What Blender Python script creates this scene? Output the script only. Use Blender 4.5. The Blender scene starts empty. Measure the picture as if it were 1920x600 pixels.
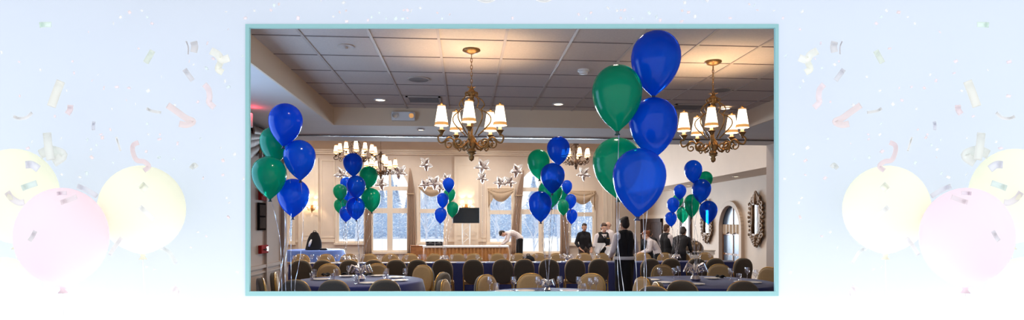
import bpy, bmesh, math, random
from mathutils import Vector, Matrix, Euler
random.seed(7)
C = bpy.context.scene.collection
sc = bpy.context.scene
PI = math.pi
R = math.radians
# ------------------------------------------------------------------ camera model
TH = R(4.45); F = 1119.0; CZ = 1.66
sT, cT = math.sin(TH), math.cos(TH)
DV = Vector((sT, cT, 0)); RV = Vector((cT, -sT, 0))
def W(px, py, D):
    return Vector((0, 0, CZ)) + DV * D + RV * ((px - 960) / F * D) + Vector((0, 0, (420 - py) / F * D))
def dX(px, X): return X / (sT + cT * (px - 960) / F)
def dY(px, Y): return Y / (cT - sT * (px - 960) / F)
def PX(px, py, X): return W(px, py, dX(px, X))
def PY(px, py, Y): return W(px, py, dY(px, Y))
def PZ(px, py, z): return W(px, py, (CZ - z) * F / (py - 420))

cd = bpy.data.cameras.new('camera'); cam = bpy.data.objects.new('camera', cd); C.objects.link(cam)
cam.location = (0, 0, CZ); cam.rotation_euler = (PI / 2, 0, -TH)
cd.sensor_width = 36; cd.lens = 36 * F / 1920; cd.shift_y = 120 / 1920; cd.clip_end = 400
sc.camera = cam
sc.view_settings.view_transform = 'Standard'; sc.view_settings.look = 'None'
sc.view_settings.gamma = 1; sc.view_settings.use_curve_mapping = False
sc.view_settings.exposure = 0
try:
    sc.cycles.sample_clamp_indirect = 3; sc.cycles.caustics_reflective = False; sc.cycles.caustics_refractive = False; sc.cycles.diffuse_bounces = 8; sc.cycles.max_bounces = 20
    sc.cycles.transparent_max_bounces = 16
except Exception: pass

# ------------------------------------------------------------------ materials
def lin(c):
    return tuple(((v / 255) / 12.92 if v / 255 <= .04045 else ((v / 255 + .055) / 1.055) ** 2.4) for v in c)
def mat(name, rgb, rough=.6, metal=0, var=.06, scale=20, bump=0, coat=0, emit=None, es=0, spec=.5, sheen=0):
    m = bpy.data.materials.new(name); m.use_nodes = True
    nt = m.node_tree; b = nt.nodes['Principled BSDF']
    col = lin(rgb)
    tc = nt.nodes.new('ShaderNodeTexCoord'); nz = nt.nodes.new('ShaderNodeTexNoise')
    nz.inputs['Scale'].default_value = scale; nz.inputs['Detail'].default_value = 4
    nt.links.new(tc.outputs['Object'], nz.inputs['Vector'])
    cr = nt.nodes.new('ShaderNodeValToRGB')
    cr.color_ramp.elements[0].position = .3; cr.color_ramp.elements[1].position = .7
    cr.color_ramp.elements[0].color = (*[max(0, v * (1 - var)) for v in col], 1)
    cr.color_ramp.elements[1].color = (*[min(1, v * (1 + var)) for v in col], 1)
    nt.links.new(nz.outputs['Fac'], cr.inputs['Fac']); nt.links.new(cr.outputs['Color'], b.inputs['Base Color'])
    b.inputs['Roughness'].default_value = rough; b.inputs['Metallic'].default_value = metal
    b.inputs['Specular IOR Level'].default_value = spec
    if coat: b.inputs['Coat Weight'].default_value = coat; b.inputs['Coat Roughness'].default_value = .05
    if sheen: b.inputs['Sheen Weight'].default_value = sheen
    if emit: b.inputs['Emission Color'].default_value = (*lin(emit), 1); b.inputs['Emission Strength'].default_value = es
    if bump:
        bp = nt.nodes.new('ShaderNodeBump'); bp.inputs['Strength'].default_value = bump; bp.inputs['Distance'].default_value = .01
        nt.links.new(nz.outputs['Fac'], bp.inputs['Height']); nt.links.new(bp.outputs['Normal'], b.inputs['Normal'])
    return m
def transp_mix(m, fac, tint=(1, 1, 1)):
    nt = m.node_tree; b = nt.nodes['Principled BSDF']; out = nt.nodes['Material Output']
    t = nt.nodes.new('ShaderNodeBsdfTransparent'); t.inputs['Color'].default_value = (*tint, 1)
    mx = nt.nodes.new('ShaderNodeMixShader'); mx.inputs[0].default_value = fac
    nt.links.new(b.outputs[0], mx.inputs[1]); nt.links.new(t.outputs[0], mx.inputs[2])
    nt.links.new(mx.outputs[0], out.inputs[0]); return m
def balloon_mat(name, rgb, tint, fac, tr=.35):
    m = mat(name, rgb, .14, 0, .03, 6, spec=.45, coat=.15)
    nt = m.node_tree; b = nt.nodes['Principled BSDF']; out = nt.nodes['Material Output']
    tl = nt.nodes.new('ShaderNodeBsdfTranslucent'); tl.inputs['Color'].default_value = (*lin(rgb), 1)
    m1 = nt.nodes.new('ShaderNodeMixShader'); m1.inputs[0].default_value = tr
    t = nt.nodes.new('ShaderNodeBsdfTransparent'); t.inputs['Color'].default_value = (*tint, 1)
    m2 = nt.nodes.new('ShaderNodeMixShader'); m2.inputs[0].default_value = fac
    nt.links.new(b.outputs[0], m1.inputs[1]); nt.links.new(tl.outputs[0], m1.inputs[2])
    nt.links.new(m1.outputs[0], m2.inputs[1]); nt.links.new(t.outputs[0], m2.inputs[2])
    nt.links.new(m2.outputs[0], out.inputs[0]); return m
M = {}
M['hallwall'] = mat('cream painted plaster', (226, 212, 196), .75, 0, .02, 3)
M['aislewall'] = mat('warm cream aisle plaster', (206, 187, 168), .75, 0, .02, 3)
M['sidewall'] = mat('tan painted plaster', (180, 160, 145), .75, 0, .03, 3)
M['tile'] = mat('acoustic ceiling tile', (205, 190, 178), .9, 0, .05, 60, .15)
M['tbar'] = mat('ceiling grid bar', (188, 172, 160), .5, 0, .02, 5)
M['soffit'] = mat('soffit paint', (212, 203, 196), .75, 0, .02, 3)
M['coffer'] = mat('coffer face paint', (222, 196, 165), .75, 0, .02, 3)
M['trim'] = mat('cream gloss trim paint', (238, 226, 208), .4, 0, .02, 4)
M['carpet'] = mat('patterned carpet', (92, 70, 62), .95, 0, .35, 9, .3)
M['track'] = mat('dark track metal', (60, 56, 58), .4, .6, .05, 9)
M['bronze'] = mat('antique gold bronze', (138, 104, 62), .38, .75, .25, 40, .1)
M['bronze_dark'] = mat('dark antique bronze', (82, 60, 42), .45, .6, .25, 40, .1)
M['shade'] = mat('lit ivory lampshade', (255, 236, 205), .8, 0, .02, 30, emit=(255, 232, 198), es=3.2)
M['shade_band'] = mat('gold braid band', (196, 150, 92), .7, 0, .2, 90, emit=(255, 180, 100), es=.55)
M['candle'] = mat('ivory candle sleeve', (250, 225, 180), .6, 0, .02, 30, emit=(255, 205, 130), es=1.2)
M['lamp'] = mat('lit downlight lens', (255, 240, 215), .5, 0, .01, 5, emit=(255, 226, 190), es=4)
M['white'] = mat('white plastic', (226, 222, 216), .4, 0, .02, 10)
M['greyplastic'] = mat('grey plastic', (128, 120, 116), .5, 0, .05, 10)
M['black'] = mat('black plastic', (14, 14, 16), .3, 0, .05, 10)
M['screen'] = mat('switched off screen', (10, 10, 13), .15, 0, .02, 3)
M['chairfab'] = mat('taupe woven upholstery', (74, 66, 55), .9, 0, .15, 160, .2, sheen=.3)
M['chairtan'] = mat('tan woven upholstery', (164, 136, 94), .9, 0, .15, 160, .2, sheen=.3)
M['gold'] = mat('gold painted metal', (186, 146, 78), .35, .7, .06, 20)
M['navy'] = mat('navy blue tablecloth', (30, 40, 98), .75, 0, .08, 60, .1, spec=.3, sheen=.2)
M['bluecloth'] = mat('mid blue tablecloth', (92, 122, 196), .75, 0, .05, 60, .1)
M['skirtgold'] = mat('gold satin table skirt', (184, 130, 76), .4, 0, .12, 14)
M['whitecloth'] = mat('white linen', (236, 234, 232), .85, 0, .03, 50, .1)
M['china'] = mat('white china', (244, 240, 234), .2, 0, .02, 8, coat=.4)
M['blackcloth'] = mat('black cloth', (18, 18, 22), .85, 0, .2, 60, .2)
M['silver'] = mat('silver foil', (240, 234, 230), .2, 1, .05, 12, .4)
M['ribbon'] = mat('silver curling ribbon', (226, 226, 232), .22, .6, .1, 40)
M['steel'] = mat('brushed steel', (190, 188, 186), .25, 1, .05, 30)
M['drape'] = mat('taupe satin drape', (168, 142, 122), .6, 0, .08, 30, .1)
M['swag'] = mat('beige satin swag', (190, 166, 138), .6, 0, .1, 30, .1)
M['darkwood'] = mat('dark stained wood', (58, 36, 30), .75, 0, .3, 8)
M['cabinet'] = mat('warm brown wood', (150, 100, 60), .45, 0, .25, 8)
M['carved'] = mat('carved bronze gilding', (112, 84, 56), .5, .45, .35, 50, .5)
M['mirror'] = mat('mirror glass', (210, 212, 214), .03, 1, .01, 3)
M['red'] = mat('red enamel', (150, 34, 30), .9, 0, .05, 10, spec=.1)
M['exitred'] = mat('lit red sign lettering', (255, 40, 40), .4, 0, .02, 10, emit=(255, 40, 50), es=3)
M['skin'] = mat('skin', (206, 156, 128), .6, 0, .04, 20)
M['skin2'] = mat('fair skin', (222, 176, 150), .6, 0, .04, 20)
M['hairdark'] = mat('dark brown hair', (40, 28, 22), .6, 0, .3, 80, .4)
M['hairbrown'] = mat('brown hair', (86, 56, 36), .6, 0, .3, 80, .4)
M['hairred'] = mat('auburn hair', (130, 74, 42), .6, 0, .3, 80, .4)
M['hairgrey'] = mat('thin grey hair', (150, 130, 118), .6, 0, .2, 80, .3)
M['shirtwhite'] = mat('white cotton shirt', (236, 226, 224), .85, 0, .04, 30, .1)
M['shirtblack'] = mat('black shirt', (22, 22, 28), .85, 0, .1, 30, .1)
M['vest'] = mat('black waistcoat cloth', (18, 17, 22), .8, 0, .1, 60, .1)
M['trousers'] = mat('black trousers cloth', (16, 16, 20), .85, 0, .1, 60, .1)
M['brownpants'] = mat('brown trousers cloth', (88, 74, 66), .85, 0, .1, 60, .1)
M['snow'] = mat('snow', (248, 250, 255), .9, 0, .02, 2)
M['terrace'] = mat('pale paving', (246, 247, 250), .9, 0, .02, 4)
M['hazetree'] = mat('blue grey branches with painted haze', (212, 230, 252), .9, 0, .12, 3)  # pale blue haze of distance put into the tree colour
M['bark'] = mat('bark with painted haze', (206, 218, 238), .9, 0, .2, 6)  # same haze and overexposed look put into the bark colour
M['lacquer'] = mat('pale blue wall paint', (213, 222, 236), .85, 0, .004, 2, spec=.1)
M['teal'] = mat('pale teal frame paint', (146, 192, 196), .6, 0, .012, 14, spec=.2)
M['glass'] = transp_mix(mat('window glass', (235, 242, 250), .03, 0, .01, 3), .93)
M['arcglass'] = transp_mix(mat('blue grey glass with painted reflection', (112, 132, 158), .35, 0, .3, 5), .3)  # bluish window reflection put into the glass colour
M['goblet'] = transp_mix(mat('clear drinking glass', (240, 240, 246), .06, 1, .02, 10), .74)
M['blue'] = balloon_mat('deep blue pearl latex', (10, 92, 212), (.06, .34, .96), .46)
M['green'] = balloon_mat('emerald pearl latex', (4, 150, 118), (.08, .76, .54), .42)
M['blueknot'] = mat('dark blue latex knot', (10, 20, 70), .4)
M['greenknot'] = mat('dark green latex knot', (6, 50, 42), .4)
def pale(name, rgb):
    m = mat(name, rgb, .7, 0, .006, 3, spec=.1)
    nt = m.node_tree; b = nt.nodes['Principled BSDF']; out = nt.nodes['Material Output']
    tl = nt.nodes.new('ShaderNodeBsdfTranslucent'); tl.inputs['Color'].default_value = (*lin(rgb), 1)
    mx = nt.nodes.new('ShaderNodeMixShader'); mx.inputs[0].default_value = .4
    nt.links.new(b.outputs[0], mx.inputs[1]); nt.links.new(tl.outputs[0], mx.inputs[2]); nt.links.new(mx.outputs[0], out.inputs[0]); return m
M['paleyellow'] = pale('pale lemon latex', (252, 252, 238))
M['palepink'] = pale('pale pink latex', (252, 238, 243))
M['palecream'] = pale('pale cream latex', (252, 251, 242))

# ------------------------------------------------------------------ mesh helpers
class MB:
    def __init__(s): s.bm = bmesh.new(); s.mi = 0
    def _fin(s, faces):
        for f in faces: f.material_index = s.mi
    def box(s, x0, x1, y0, y1, z0, z1, mtx=None):
        v = [s.bm.verts.new((x, y, z)) for x in (x0, x1) for y in (y0, y1) for z in (z0, z1)]
        if mtx:
            for q in v: q.co = mtx @ q.co
        fs = [(0, 1, 3, 2), (4, 6, 7, 5), (0, 4, 5, 1), (2, 3, 7, 6), (0, 2, 6, 4), (1, 5, 7, 3)]
        s._fin([s.bm.faces.new([v[i] for i in f]) for f in fs]); return s
    def bar(s, a, b, w, h=None):
        a, b = Vector(a), Vector(b); h = h or w; d = b - a; L = d.length
        q = d.to_track_quat('Z', 'Y').to_matrix().to_4x4(); q.translation = a
        return s.box(-w / 2, w / 2, -h / 2, h / 2, 0, L, q)
    def tube(s, pts, r, n=8, closed=False, caps=True):
        pts = [Vector(p) for p in pts]; N = len(pts); rr = r if isinstance(r, (list, tuple)) else [r] * N
        rings = []; up = None
        for i, p in enumerate(pts):
            if closed: t = pts[(i + 1) % N] - pts[i - 1]
            else: t = pts[min(i + 1, N - 1)] - pts[max(i - 1, 0)]
            if t.length < 1e-9: t = Vector((0, 0, 1))
            t.normalize()
            if up is None: up = Vector((0, 0, 1)) if abs(t.z) < .9 else Vector((1, 0, 0))
            u = (up - t * up.dot(t))
            if u.length < 1e-6: u = t.orthogonal()
            u.normalize(); up = u; v = t.cross(u)
            rings.append([s.bm.verts.new(p + (u * math.cos(2 * PI * k / n) + v * math.sin(2 * PI * k / n)) * rr[i]) for k in range(n)])
        for i in range(N if closed else N - 1):
            a, b = rings[i], rings[(i + 1) % N]
            s._fin([s.bm.faces.new((a[k], a[(k + 1) % n], b[(k + 1) % n], b[k])) for k in range(n)])
        if caps and not closed:
            s._fin([s.bm.faces.new(rings[0][::-1]), s.bm.faces.new(rings[-1])])
        return s
    def lathe(s, prof, c=(0, 0, 0), n=24, mtx=None, wob=None):
        rings = []
        for (r, z) in prof:
            if r < 1e-6: rings.append([s.bm.verts.new((c[0], c[1], c[2] + z))])
            else:
                ring = []
                for k in range(n):
                    a = 2 * PI * k / n; q = r * (wob(a, z) if wob else 1)
                    ring.append(s.bm.verts.new((c[0] + q * math.cos(a), c[1] + q * math.sin(a), c[2] + z)))
                rings.append(ring)
        if mtx:
            for g in rings:
                for v in g: v.co = mtx @ v.co
        for a, b in zip(rings, rings[1:]):
            if len(a) == 1 and len(b) == 1: continue
            for k in range(n):
                if len(a) == 1: f = (a[0], b[(k + 1) % n], b[k])
                elif len(b) == 1: f = (a[k], a[(k + 1) % n], b[0])
                else: f = (a[k], a[(k + 1) % n], b[(k + 1) % n], b[k])
                s._fin([s.bm.faces.new(f)])
        return s
    def grid(s, fn, nu, nv, closed_u=False):
        V = [[s.bm.verts.new(fn(i / (nu if closed_u else nu - 1), j / (nv - 1))) for j in range(nv)] for i in range(nu)]
        for i in range(nu if closed_u else nu - 1):
            for j in range(nv - 1):
                k = (i + 1) % nu
                s._fin([s.bm.faces.new((V[i][j], V[k][j], V[k][j + 1], V[i][j + 1]))])
        return s
    def sphere(s, c, r, n=12, sc_=(1, 1, 1)):
        c = Vector(c)
        prof = [(math.sin(PI * i / n), -math.cos(PI * i / n)) for i in range(n + 1)]
        prof[0] = (0, -1); prof[-1] = (0, 1)
        mt = Matrix.Translation(c) @ Matrix.Diagonal((r * sc_[0], r * sc_[1], r * sc_[2], 1))
        return s.lathe(prof, (0, 0, 0), n + 4, mt)
    def capsule(s, a, b, ra, rb, n=10):
        a, b = Vector(a), Vector(b); d = b - a; L = max(d.length, 1e-5)
        q = d.to_track_quat('Z', 'Y').to_matrix().to_4x4(); q.translation = a
        prof = [(0, -ra)] + [(ra * math.cos(t), ra * math.sin(t)) for t in (-1.05, -.5, 0)] + [(rb * math.cos(t), L + rb * math.sin(t)) for t in (0, .5, 1.05)] + [(0, L + rb)]
        return s.lathe(prof, (0, 0, 0), n, q)
    def poly(s, loop, holes, fn, depth):
        """2-D outline with holes, mapped by fn(u,v,w); w runs 0..depth"""
        es = []; 
        for L in [loop] + holes:
            vs = [s.bm.verts.new((p[0], p[1], 0)) for p in L]
            es += [s.bm.edges.new((vs[i], vs[(i + 1) % len(vs)])) for i in range(len(vs))]
        g = bmesh.ops.triangle_fill(s.bm, edges=es, use_beauty=True, use_dissolve=False)
        fs = [x for x in g['geom'] if isinstance(x, bmesh.types.BMFace)]
        vs0 = set(v for f in fs for v in f.verts)
        ex = bmesh.ops.extrude_face_region(s.bm, geom=fs)
        top = [x for x in ex['geom'] if isinstance(x, bmesh.types.BMVert)]
        for v in vs0: v.co = fn(v.co.x, v.co.y, 0)
        for v in top: v.co = fn(v.co.x, v.co.y, depth)
        s._fin(fs); return s
    def build(s, name, mats, parent=None, loc=None, smooth=False, bevel=0, subsurf=0):
        bmesh.ops.recalc_face_normals(s.bm, faces=s.bm.faces[:])
        me = bpy.data.meshes.new(name); s.bm.to_mesh(me); s.bm.free()
        for m in (mats if isinstance(mats, (list, tuple)) else [mats]): me.materials.append(m)
        if smooth:
            for p in me.polygons: p.use_smooth = True
        o = bpy.data.objects.new(name, me); C.objects.link(o)
        if parent: o.parent = parent
        if loc is not None: o.location = loc
        if bevel:
            b = o.modifiers.new('bevel', 'BEVEL'); b.width = bevel; b.segments = 2; b.limit_method = 'ANGLE'
        if subsurf:
            b = o.modifiers.new('sub', 'SUBSURF'); b.levels = subsurf; b.render_levels = subsurf
        return o
def empty(name, loc, rz=0):
    o = bpy.data.objects.new(name, None); o.empty_display_size = .1; C.objects.link(o)
    o.location = loc; o.rotation_euler = (0, 0, rz); return o
def tag(o, label, cat, group=None):
    o['label'] = label; o['category'] = cat
    if group: o['group'] = group
    return o
def struct(o, label, cat):
    o['kind'] = 'structure'; o['label'] = label; o['category'] = cat; return o
def kids(o): return [c for c in bpy.data.objects if c.parent == o]
def copy_tree(o, children, parent=None):
    c = o.copy(); C.objects.link(c)
    if parent: c.parent = parent
    for ch, sub in children: copy_tree(ch, sub, c)
    return c
def tree_of(o): return [(c, tree_of(c)) for c in o.children]
def light(name, kind, loc, energy, color, **kw):
    l = bpy.data.lights.new(name, kind); l.energy = energy; l.color = color
    for k, v in kw.items(): setattr(l, k, v)
    o = bpy.data.objects.new(name, l); C.objects.link(o); o.location = loc; return o
ORD = ['first', 'second', 'third', 'fourth', 'fifth', 'sixth', 'seventh', 'eighth', 'ninth', 'tenth', 'eleventh', 'twelfth', 'thirteenth', 'fourteenth', 'fifteenth', 'sixteenth', 'seventeenth', 'eighteenth', 'nineteenth', 'twentieth']
def nth(i):
    if i < 20: return ORD[i]
    n = i + 1
    return f"{n}{'st' if n % 10 == 1 else 'nd' if n % 10 == 2 else 'rd' if n % 10 == 3 else 'th'}"

# ------------------------------------------------------------------ world
w = bpy.data.worlds.new('overcast winter sky'); sc.world = w; w.use_nodes = True
bg = w.node_tree.nodes['Background']; bg.inputs[0].default_value = (.955, .98, 1.0, 1); bg.inputs[1].default_value = 1.3
WARM = (1, .72, .42); WARM2 = (1, .83, .64); DAY = (.72, .86, 1)

# ------------------------------------------------------------------ the front wall with the framed opening
FD = 3.0
FM = Matrix(((RV.x, DV.x, 0, 0), (RV.y, DV.y, 0, 0), (0, 0, 1, 0), (0, 0, 0, 1)))   # local (right, forward, up)
def fw(px, py, D): return ((px - 960) / F * D, CZ + (420 - py) / F * D)
x0, z1 = fw(462, 47, FD); x1, z0 = fw(1458, 553, FD)
b = MB(); b.poly([(-6.5, 0), (6.5, 0), (6.5, 4.2), (-6.5, 4.2)], [[(x0, z0), (x1, z0), (x1, z1), (x0, z1)]],
                 lambda u, v, t: FM @ Vector((u, FD + t, v)), .012)
struct(b.build('wall_front', M['lacquer']), 'smooth pale blue wall around the framed opening', 'wall')
ox0, oz1 = fw(460, 45, FD - .006); ox1, oz0 = fw(1460, 555, FD - .006)
ix0, iz1 = fw(470, 54, FD + .012); ix1, iz0 = fw(1451, 546, FD + .012)
b = MB(); b.poly([(ox0, oz0), (ox1, oz0), (ox1, oz1), (ox0, oz1)], [[(ix0, iz0), (ix1, iz0), (ix1, iz1), (ix0, iz1)]],
                 lambda u, v, t: FM @ Vector((u, FD - .006 + t, v)), .018)
struct(b.build('trim_1', M['teal']), 'pale teal frame bordering the opening into the hall', 'frame')
b = MB(); b.box(-9, 9, -5, FD, -.06, 0, FM)
struct(b.build('terrace_floor', M['terrace']), 'white ground in front of the pale blue wall', 'floor')
# unseen lamp bar added to whiten the lower part of the wall
b = MB(); b.box(-4.6, 4.6, FD - .20, FD - .13, .78, .82, FM)
for k in (-4.4, -1.5, 1.5, 4.4): b.box(k - .03, k + .03, FD - .19, FD - .14, 0, .80, FM)
wl = b.build('added_wash_bar', M['white']); tag(wl, 'long white lamp bar on posts, added unseen below the opening', 'lamp')
for k in (-3.1, 0, 3.1):
    p = FM @ Vector((k, FD - .165, .835))
    l = light('added wall wash light', 'AREA', p, 14, (1, .92, .87), shape='RECTANGLE', size=3.0, size_y=.06)
    l.rotation_euler = (R(180 + 20), 0, -TH)

# ------------------------------------------------------------------ hall shell
XL, XR = -3.1, 5.6
Y0 = 3.3; YB = 26.5
ZS, ZC = 3.10, 3.36        # soffit, coffer ceiling
XW, XBK = 7.9, 6.85        # right wall and bulkhead of the far room
ZA = 2.96; ZT = 5.35
b = MB(); b.box(-9.2, 8.2, 3.4, YB + .3, -.08, 0); struct(b.build('floor', M['carpet']), 'brown patterned carpet of the banquet hall', 'floor')
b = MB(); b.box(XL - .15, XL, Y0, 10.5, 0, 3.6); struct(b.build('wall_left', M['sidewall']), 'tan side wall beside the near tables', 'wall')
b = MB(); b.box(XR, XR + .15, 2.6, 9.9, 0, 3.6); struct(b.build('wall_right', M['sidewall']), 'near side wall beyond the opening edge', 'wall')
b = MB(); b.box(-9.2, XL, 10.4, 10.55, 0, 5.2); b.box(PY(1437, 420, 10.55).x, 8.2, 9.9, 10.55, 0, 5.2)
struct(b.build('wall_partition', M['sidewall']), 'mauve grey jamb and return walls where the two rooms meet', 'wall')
# coffer ceiling with grid
b = MB(); b.box(XL, XR, 3.2, 8.85, ZC, ZC + .1)
b.mi = 1
for k in range(-1, 11):
    X = -1.465 + .61 * k
    if -1.91 < X < 4.2: b.box(X - .013, X + .013, 3.3, 8.85, ZC - .008, ZC)
b.mi = 2
for k in range(-4, 6):
    Y = 5.516 + .61 * k
    b.box(-1.91, 4.2, Y - .009, Y + .009, ZC - .004, ZC + .001)
M['gridgap'] = mat('shadowed tile joint', (128, 112, 104), .8)
struct(b.build('ceiling', [M['tile'], M['tbar'], M['gridgap']]), 'grid tiled ceiling of the near room', 'ceiling')
b = MB()
b.box(XL, -1.93, 3.25, 8.87, ZS, ZS + .14); b.box(4.22, XR, 2.6, 8.87, ZS, ZS + .14)
b.box(-1.93, 4.22, 2.6, 3.3, ZS, ZS + .14)
b.box(XL, 5.6, 8.87, 9.86, ZS, ZS + .14); b.box(-9.2, 8.2, 9.95, 10.55, ZS, ZS + .14)
b.mi = 1
b.box(-9.2, 8.2, 9.86, 9.95, ZS - .012, ZS + .14)
b.mi = 2
b.box(-1.93, -1.91, 3.3, 8.87, ZS, ZC + .05); b.box(4.2, 4.22, 3.3, 8.87, ZS, ZC + .05); b.box(-1.91, 4.2, 8.85, 8.87, ZS, ZC + .05); b.box(-1.91, 4.2, 3.28, 3.3, ZS, ZC + .05)
b.mi = 0
b.box(-9.2, 8.2, 10.0, 10.55, ZS + .14, 5.5); b.box(XL, XR, 2.6, 10, ZC + .1, ZC + .2)
struct(b.build('ceiling_soffit', [M['soffit'], M['track'], M['coffer']]), 'lower soffit and beam around the tiled ceiling', 'ceiling')
# far room
b = MB(); b.box(-9.2, XBK + .2, 10.5, YB + .3, ZT, ZT + .15); struct(b.build('ceiling_far', M['hallwall']), 'high plaster ceiling of the far room', 'ceiling')
b = MB(); b.box(XBK, XBK + .15, 10.55, YB, ZA, ZT); b.box(XBK + .15, XW + .2, 10.55, YB, ZA, ZA + .12)
struct(b.build('ceiling_bulkhead', M['aislewall']), 'cream bulkhead and low aisle ceiling', 'ceiling')
b = MB(); b.box(-9.2, -9.05, 9.9, YB, 0, ZT); struct(b.build('wall_far_left', M['hallwall']), 'outer side wall of the far room', 'wall')

# side window of the near room: daylight from beyond the frame edge
l = light('side window daylight', 'AREA', (XL + .12, 5.6, 1.75), 80, (.38, .62, 1), shape='RECTANGLE', size=2.6, size_y=1.7)
l.rotation_euler = (0, R(-90), 0)

# back wall with windows
def bw(px, py): p = PY(px, py, YB); return p.x, p.z
WIN = []   # (pixel x0,x1, ytop, ybot, arched)
for (xa, xb, yt, yb, ar) in [(633, 684, 352, 455, 0), (697, 765, 352, 472, 1), (786, 834, 352, 456, 0),
                             (917, 961, 356, 456, 0), (976, 1053, 354, 474, 1), (1069, 1113, 362, 457, 0), (541, 549, 405, 455, 0)]:
    a = bw(xa, yb); c = bw(xb, yt); WIN.append((a[0], c[0], a[1], c[1], ar))
holes = []
for (xa, xb, za, zb, ar) in WIN:
    if ar:
        r = (xb - xa) / 2; cx = (xa + xb) / 2; zt = zb
        L = [(xa, za), (xb, za)] + [(cx + r * math.cos(t * PI / 16), zt + r * math.sin(t * PI / 16)) for t in range(0, 17)]
    else: L = [(xa, za), (xb, za), (xb, zb), (xa, zb)]
    holes.append(L)
b = MB(); b.poly([(-9.2, 0), (8.1, 0), (8.1, 5.45), (-9.2, 5.45)], holes, lambda u, v, t: Vector((u, YB + t, v)), .2)
struct(b.build('wall_back', M['hallwall']), 'cream back wall with two groups of tall windows', 'wall')
for i, (xa, xb, za, zb, ar) in enumerate(WIN):
    b = MB(); yf0, yf1 = YB - .04, YB + .10; fwid = .10
    xc = (xa + xb) / 2; r = (xb - xa) / 2
    b.box(xa - fwid, xa, YB - .05, YB, za, zb); b.box(xb, xb + fwid, YB - .05, YB, za, zb)
    b.box(xa - fwid - .03, xb + fwid + .03, YB - .12, YB, za - .09, za)
    b.box(xa, xa + .05, yf0 + .06, yf1, za, zb); b.box(xb - .05, xb, yf0 + .06, yf1, za, zb); b.box(xa + .05, xb - .05, yf0 + .06, yf1, za, za + .06)
    H = zb - za
    if i == 6: pass
    elif ar:
        b.box(xc - .11, xc + .11, yf0, yf1, za, zb)
        b.box(xa, xb, yf0 + .012, yf1 - .01, zb - .12, zb + .05); 
        zmid = za + H * .64; b.box(xa, xb, yf0 + .012, yf1 - .01, zmid - .11, zmid + .11)
        b.box(xc - .05, xc + .05, yf0 + .03, yf1, zb, zb + r)
        n = 20
        for t in range(n):
            a0, a1 = PI * t / n, PI * (t + 1) / n
            b.bar((xc + (r + .04) * math.cos(a0), YB - .02, zb + (r + .04) * math.sin(a0)), (xc + (r + .04) * math.cos(a1), YB - .02, zb + (r + .04) * math.sin(a1)), .12, .07)
    else:
        b.box(xa - fwid, xb + fwid, YB - .05, YB, zb, zb + .1); b.box(xa + .05, xb - .05, yf0 + .06, yf1, zb - .05, zb)
        zmid = za + H * .58; b.box(xa, xb, yf0 + .012, yf1 - .01, zmid - .09, zmid + .09)
    o = b.build(f'window_{i + 1}', M['trim'])
    side = ['first', 'second', 'third', 'fourth', 'fifth', 'sixth', 'narrow'][i]
    struct(o, f"{'tall arch-topped' if ar else 'rectangular'} cream framed window, {side} along the back wall", 'window')
    b = MB()
    b.box(xa + .05, xb - .05, YB + .04, YB + .05, za + .05, zb)
    if ar: b.poly([(xc + r * math.cos(t * PI / 16), zb + r * math.sin(t * PI / 16)) for t in range(17)], [], lambda u, v, t: Vector((u, YB + .04 + t, v)), .01)
    b.build('pane', M['glass'], o)
    if i < 6:
        l = light('window daylight', 'AREA', (xc, YB - .15, (za + zb) / 2), 175 * (xb - xa), DAY, shape='RECTANGLE', size=(xb - xa) * .9, size_y=H * .9, spread=R(115))
        l.rotation_euler = (R(-90), 0, 0)
# trims on back wall
b = MB()
zc = bw(700, 290)[1]
for k, (dz, dd) in enumerate([(0, .10), (.07, .16), (.14, .22)]): b.box(-9.1, XBK, YB - dd, YB, zc + dz, zc + dz + .07)
struct(b.build('trim_2', M['trim'], bevel=.01), 'cream crown moulding high on the back wall', 'moulding')
b = MB()
zr = bw(610, 452)[1]
edges = [-9.1] + [v for t in sorted((q[0] - .135, q[1] + .135) for q in WIN) for v in t] + [7.9]
for a, c in zip(edges[::2], edges[1::2]):
    if c > a: b.box(a, c, YB - .05, YB, zr - .05, zr + .05); b.box(a, c, YB - .03, YB, 0, .18)
struct(b.build('trim_3', M['trim']), 'chair rail and skirting between the back windows', 'moulding')
b = MB()
for (xa, xb, yt) in [(561, 598, 296), (852, 897, 294), (1130, 1152, 292)]:
    a = bw(xa, yt); c = bw(xb, yt); zb_ = a[1]
    b.box(a[0], c[0], YB - .14, YB, 0, zb_)
    m = .13; y_ = YB - .155
    for (pz0, pz1) in ((.35, 1.0), (1.15, zb_ - .35)):
        b.box(a[0] + m, a[0] + m + .04, y_, YB - .13, pz0 + .04, pz1 - .04); b.box(c[0] - m - .04, c[0] - m, y_, YB - .13, pz0 + .04, pz1 - .04)
        b.box(a[0] + m, c[0] - m, y_, YB - .13, pz0, pz0 + .04); b.box(a[0] + m, c[0] - m, y_, YB - .13, pz1 - .04, pz1)
struct(b.build('trim_4', M['trim']), 'panelled cream pilasters on the back wall', 'pilaster')
b = MB()
for (xa, xb, yt, yb) in [(602, 628, 300, 446), (902, 911, 305, 446)]:
    a = bw(xa, yb); c = bw(xb, yt); t_ = .04
    b.box(a[0], a[0] + t_, YB - .03, YB, a[1] + t_, c[1] - t_); b.box(c[0] - t_, c[0], YB - .03, YB, a[1] + t_, c[1] - t_); b.box(a[0], c[0], YB - .03, YB, c[1] - t_, c[1]); b.box(a[0], c[0], YB - .03, YB, a[1], a[1] + t_)
struct(b.build('trim_5', M['trim']), 'picture frame mouldings beside the windows', 'moulding')
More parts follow.
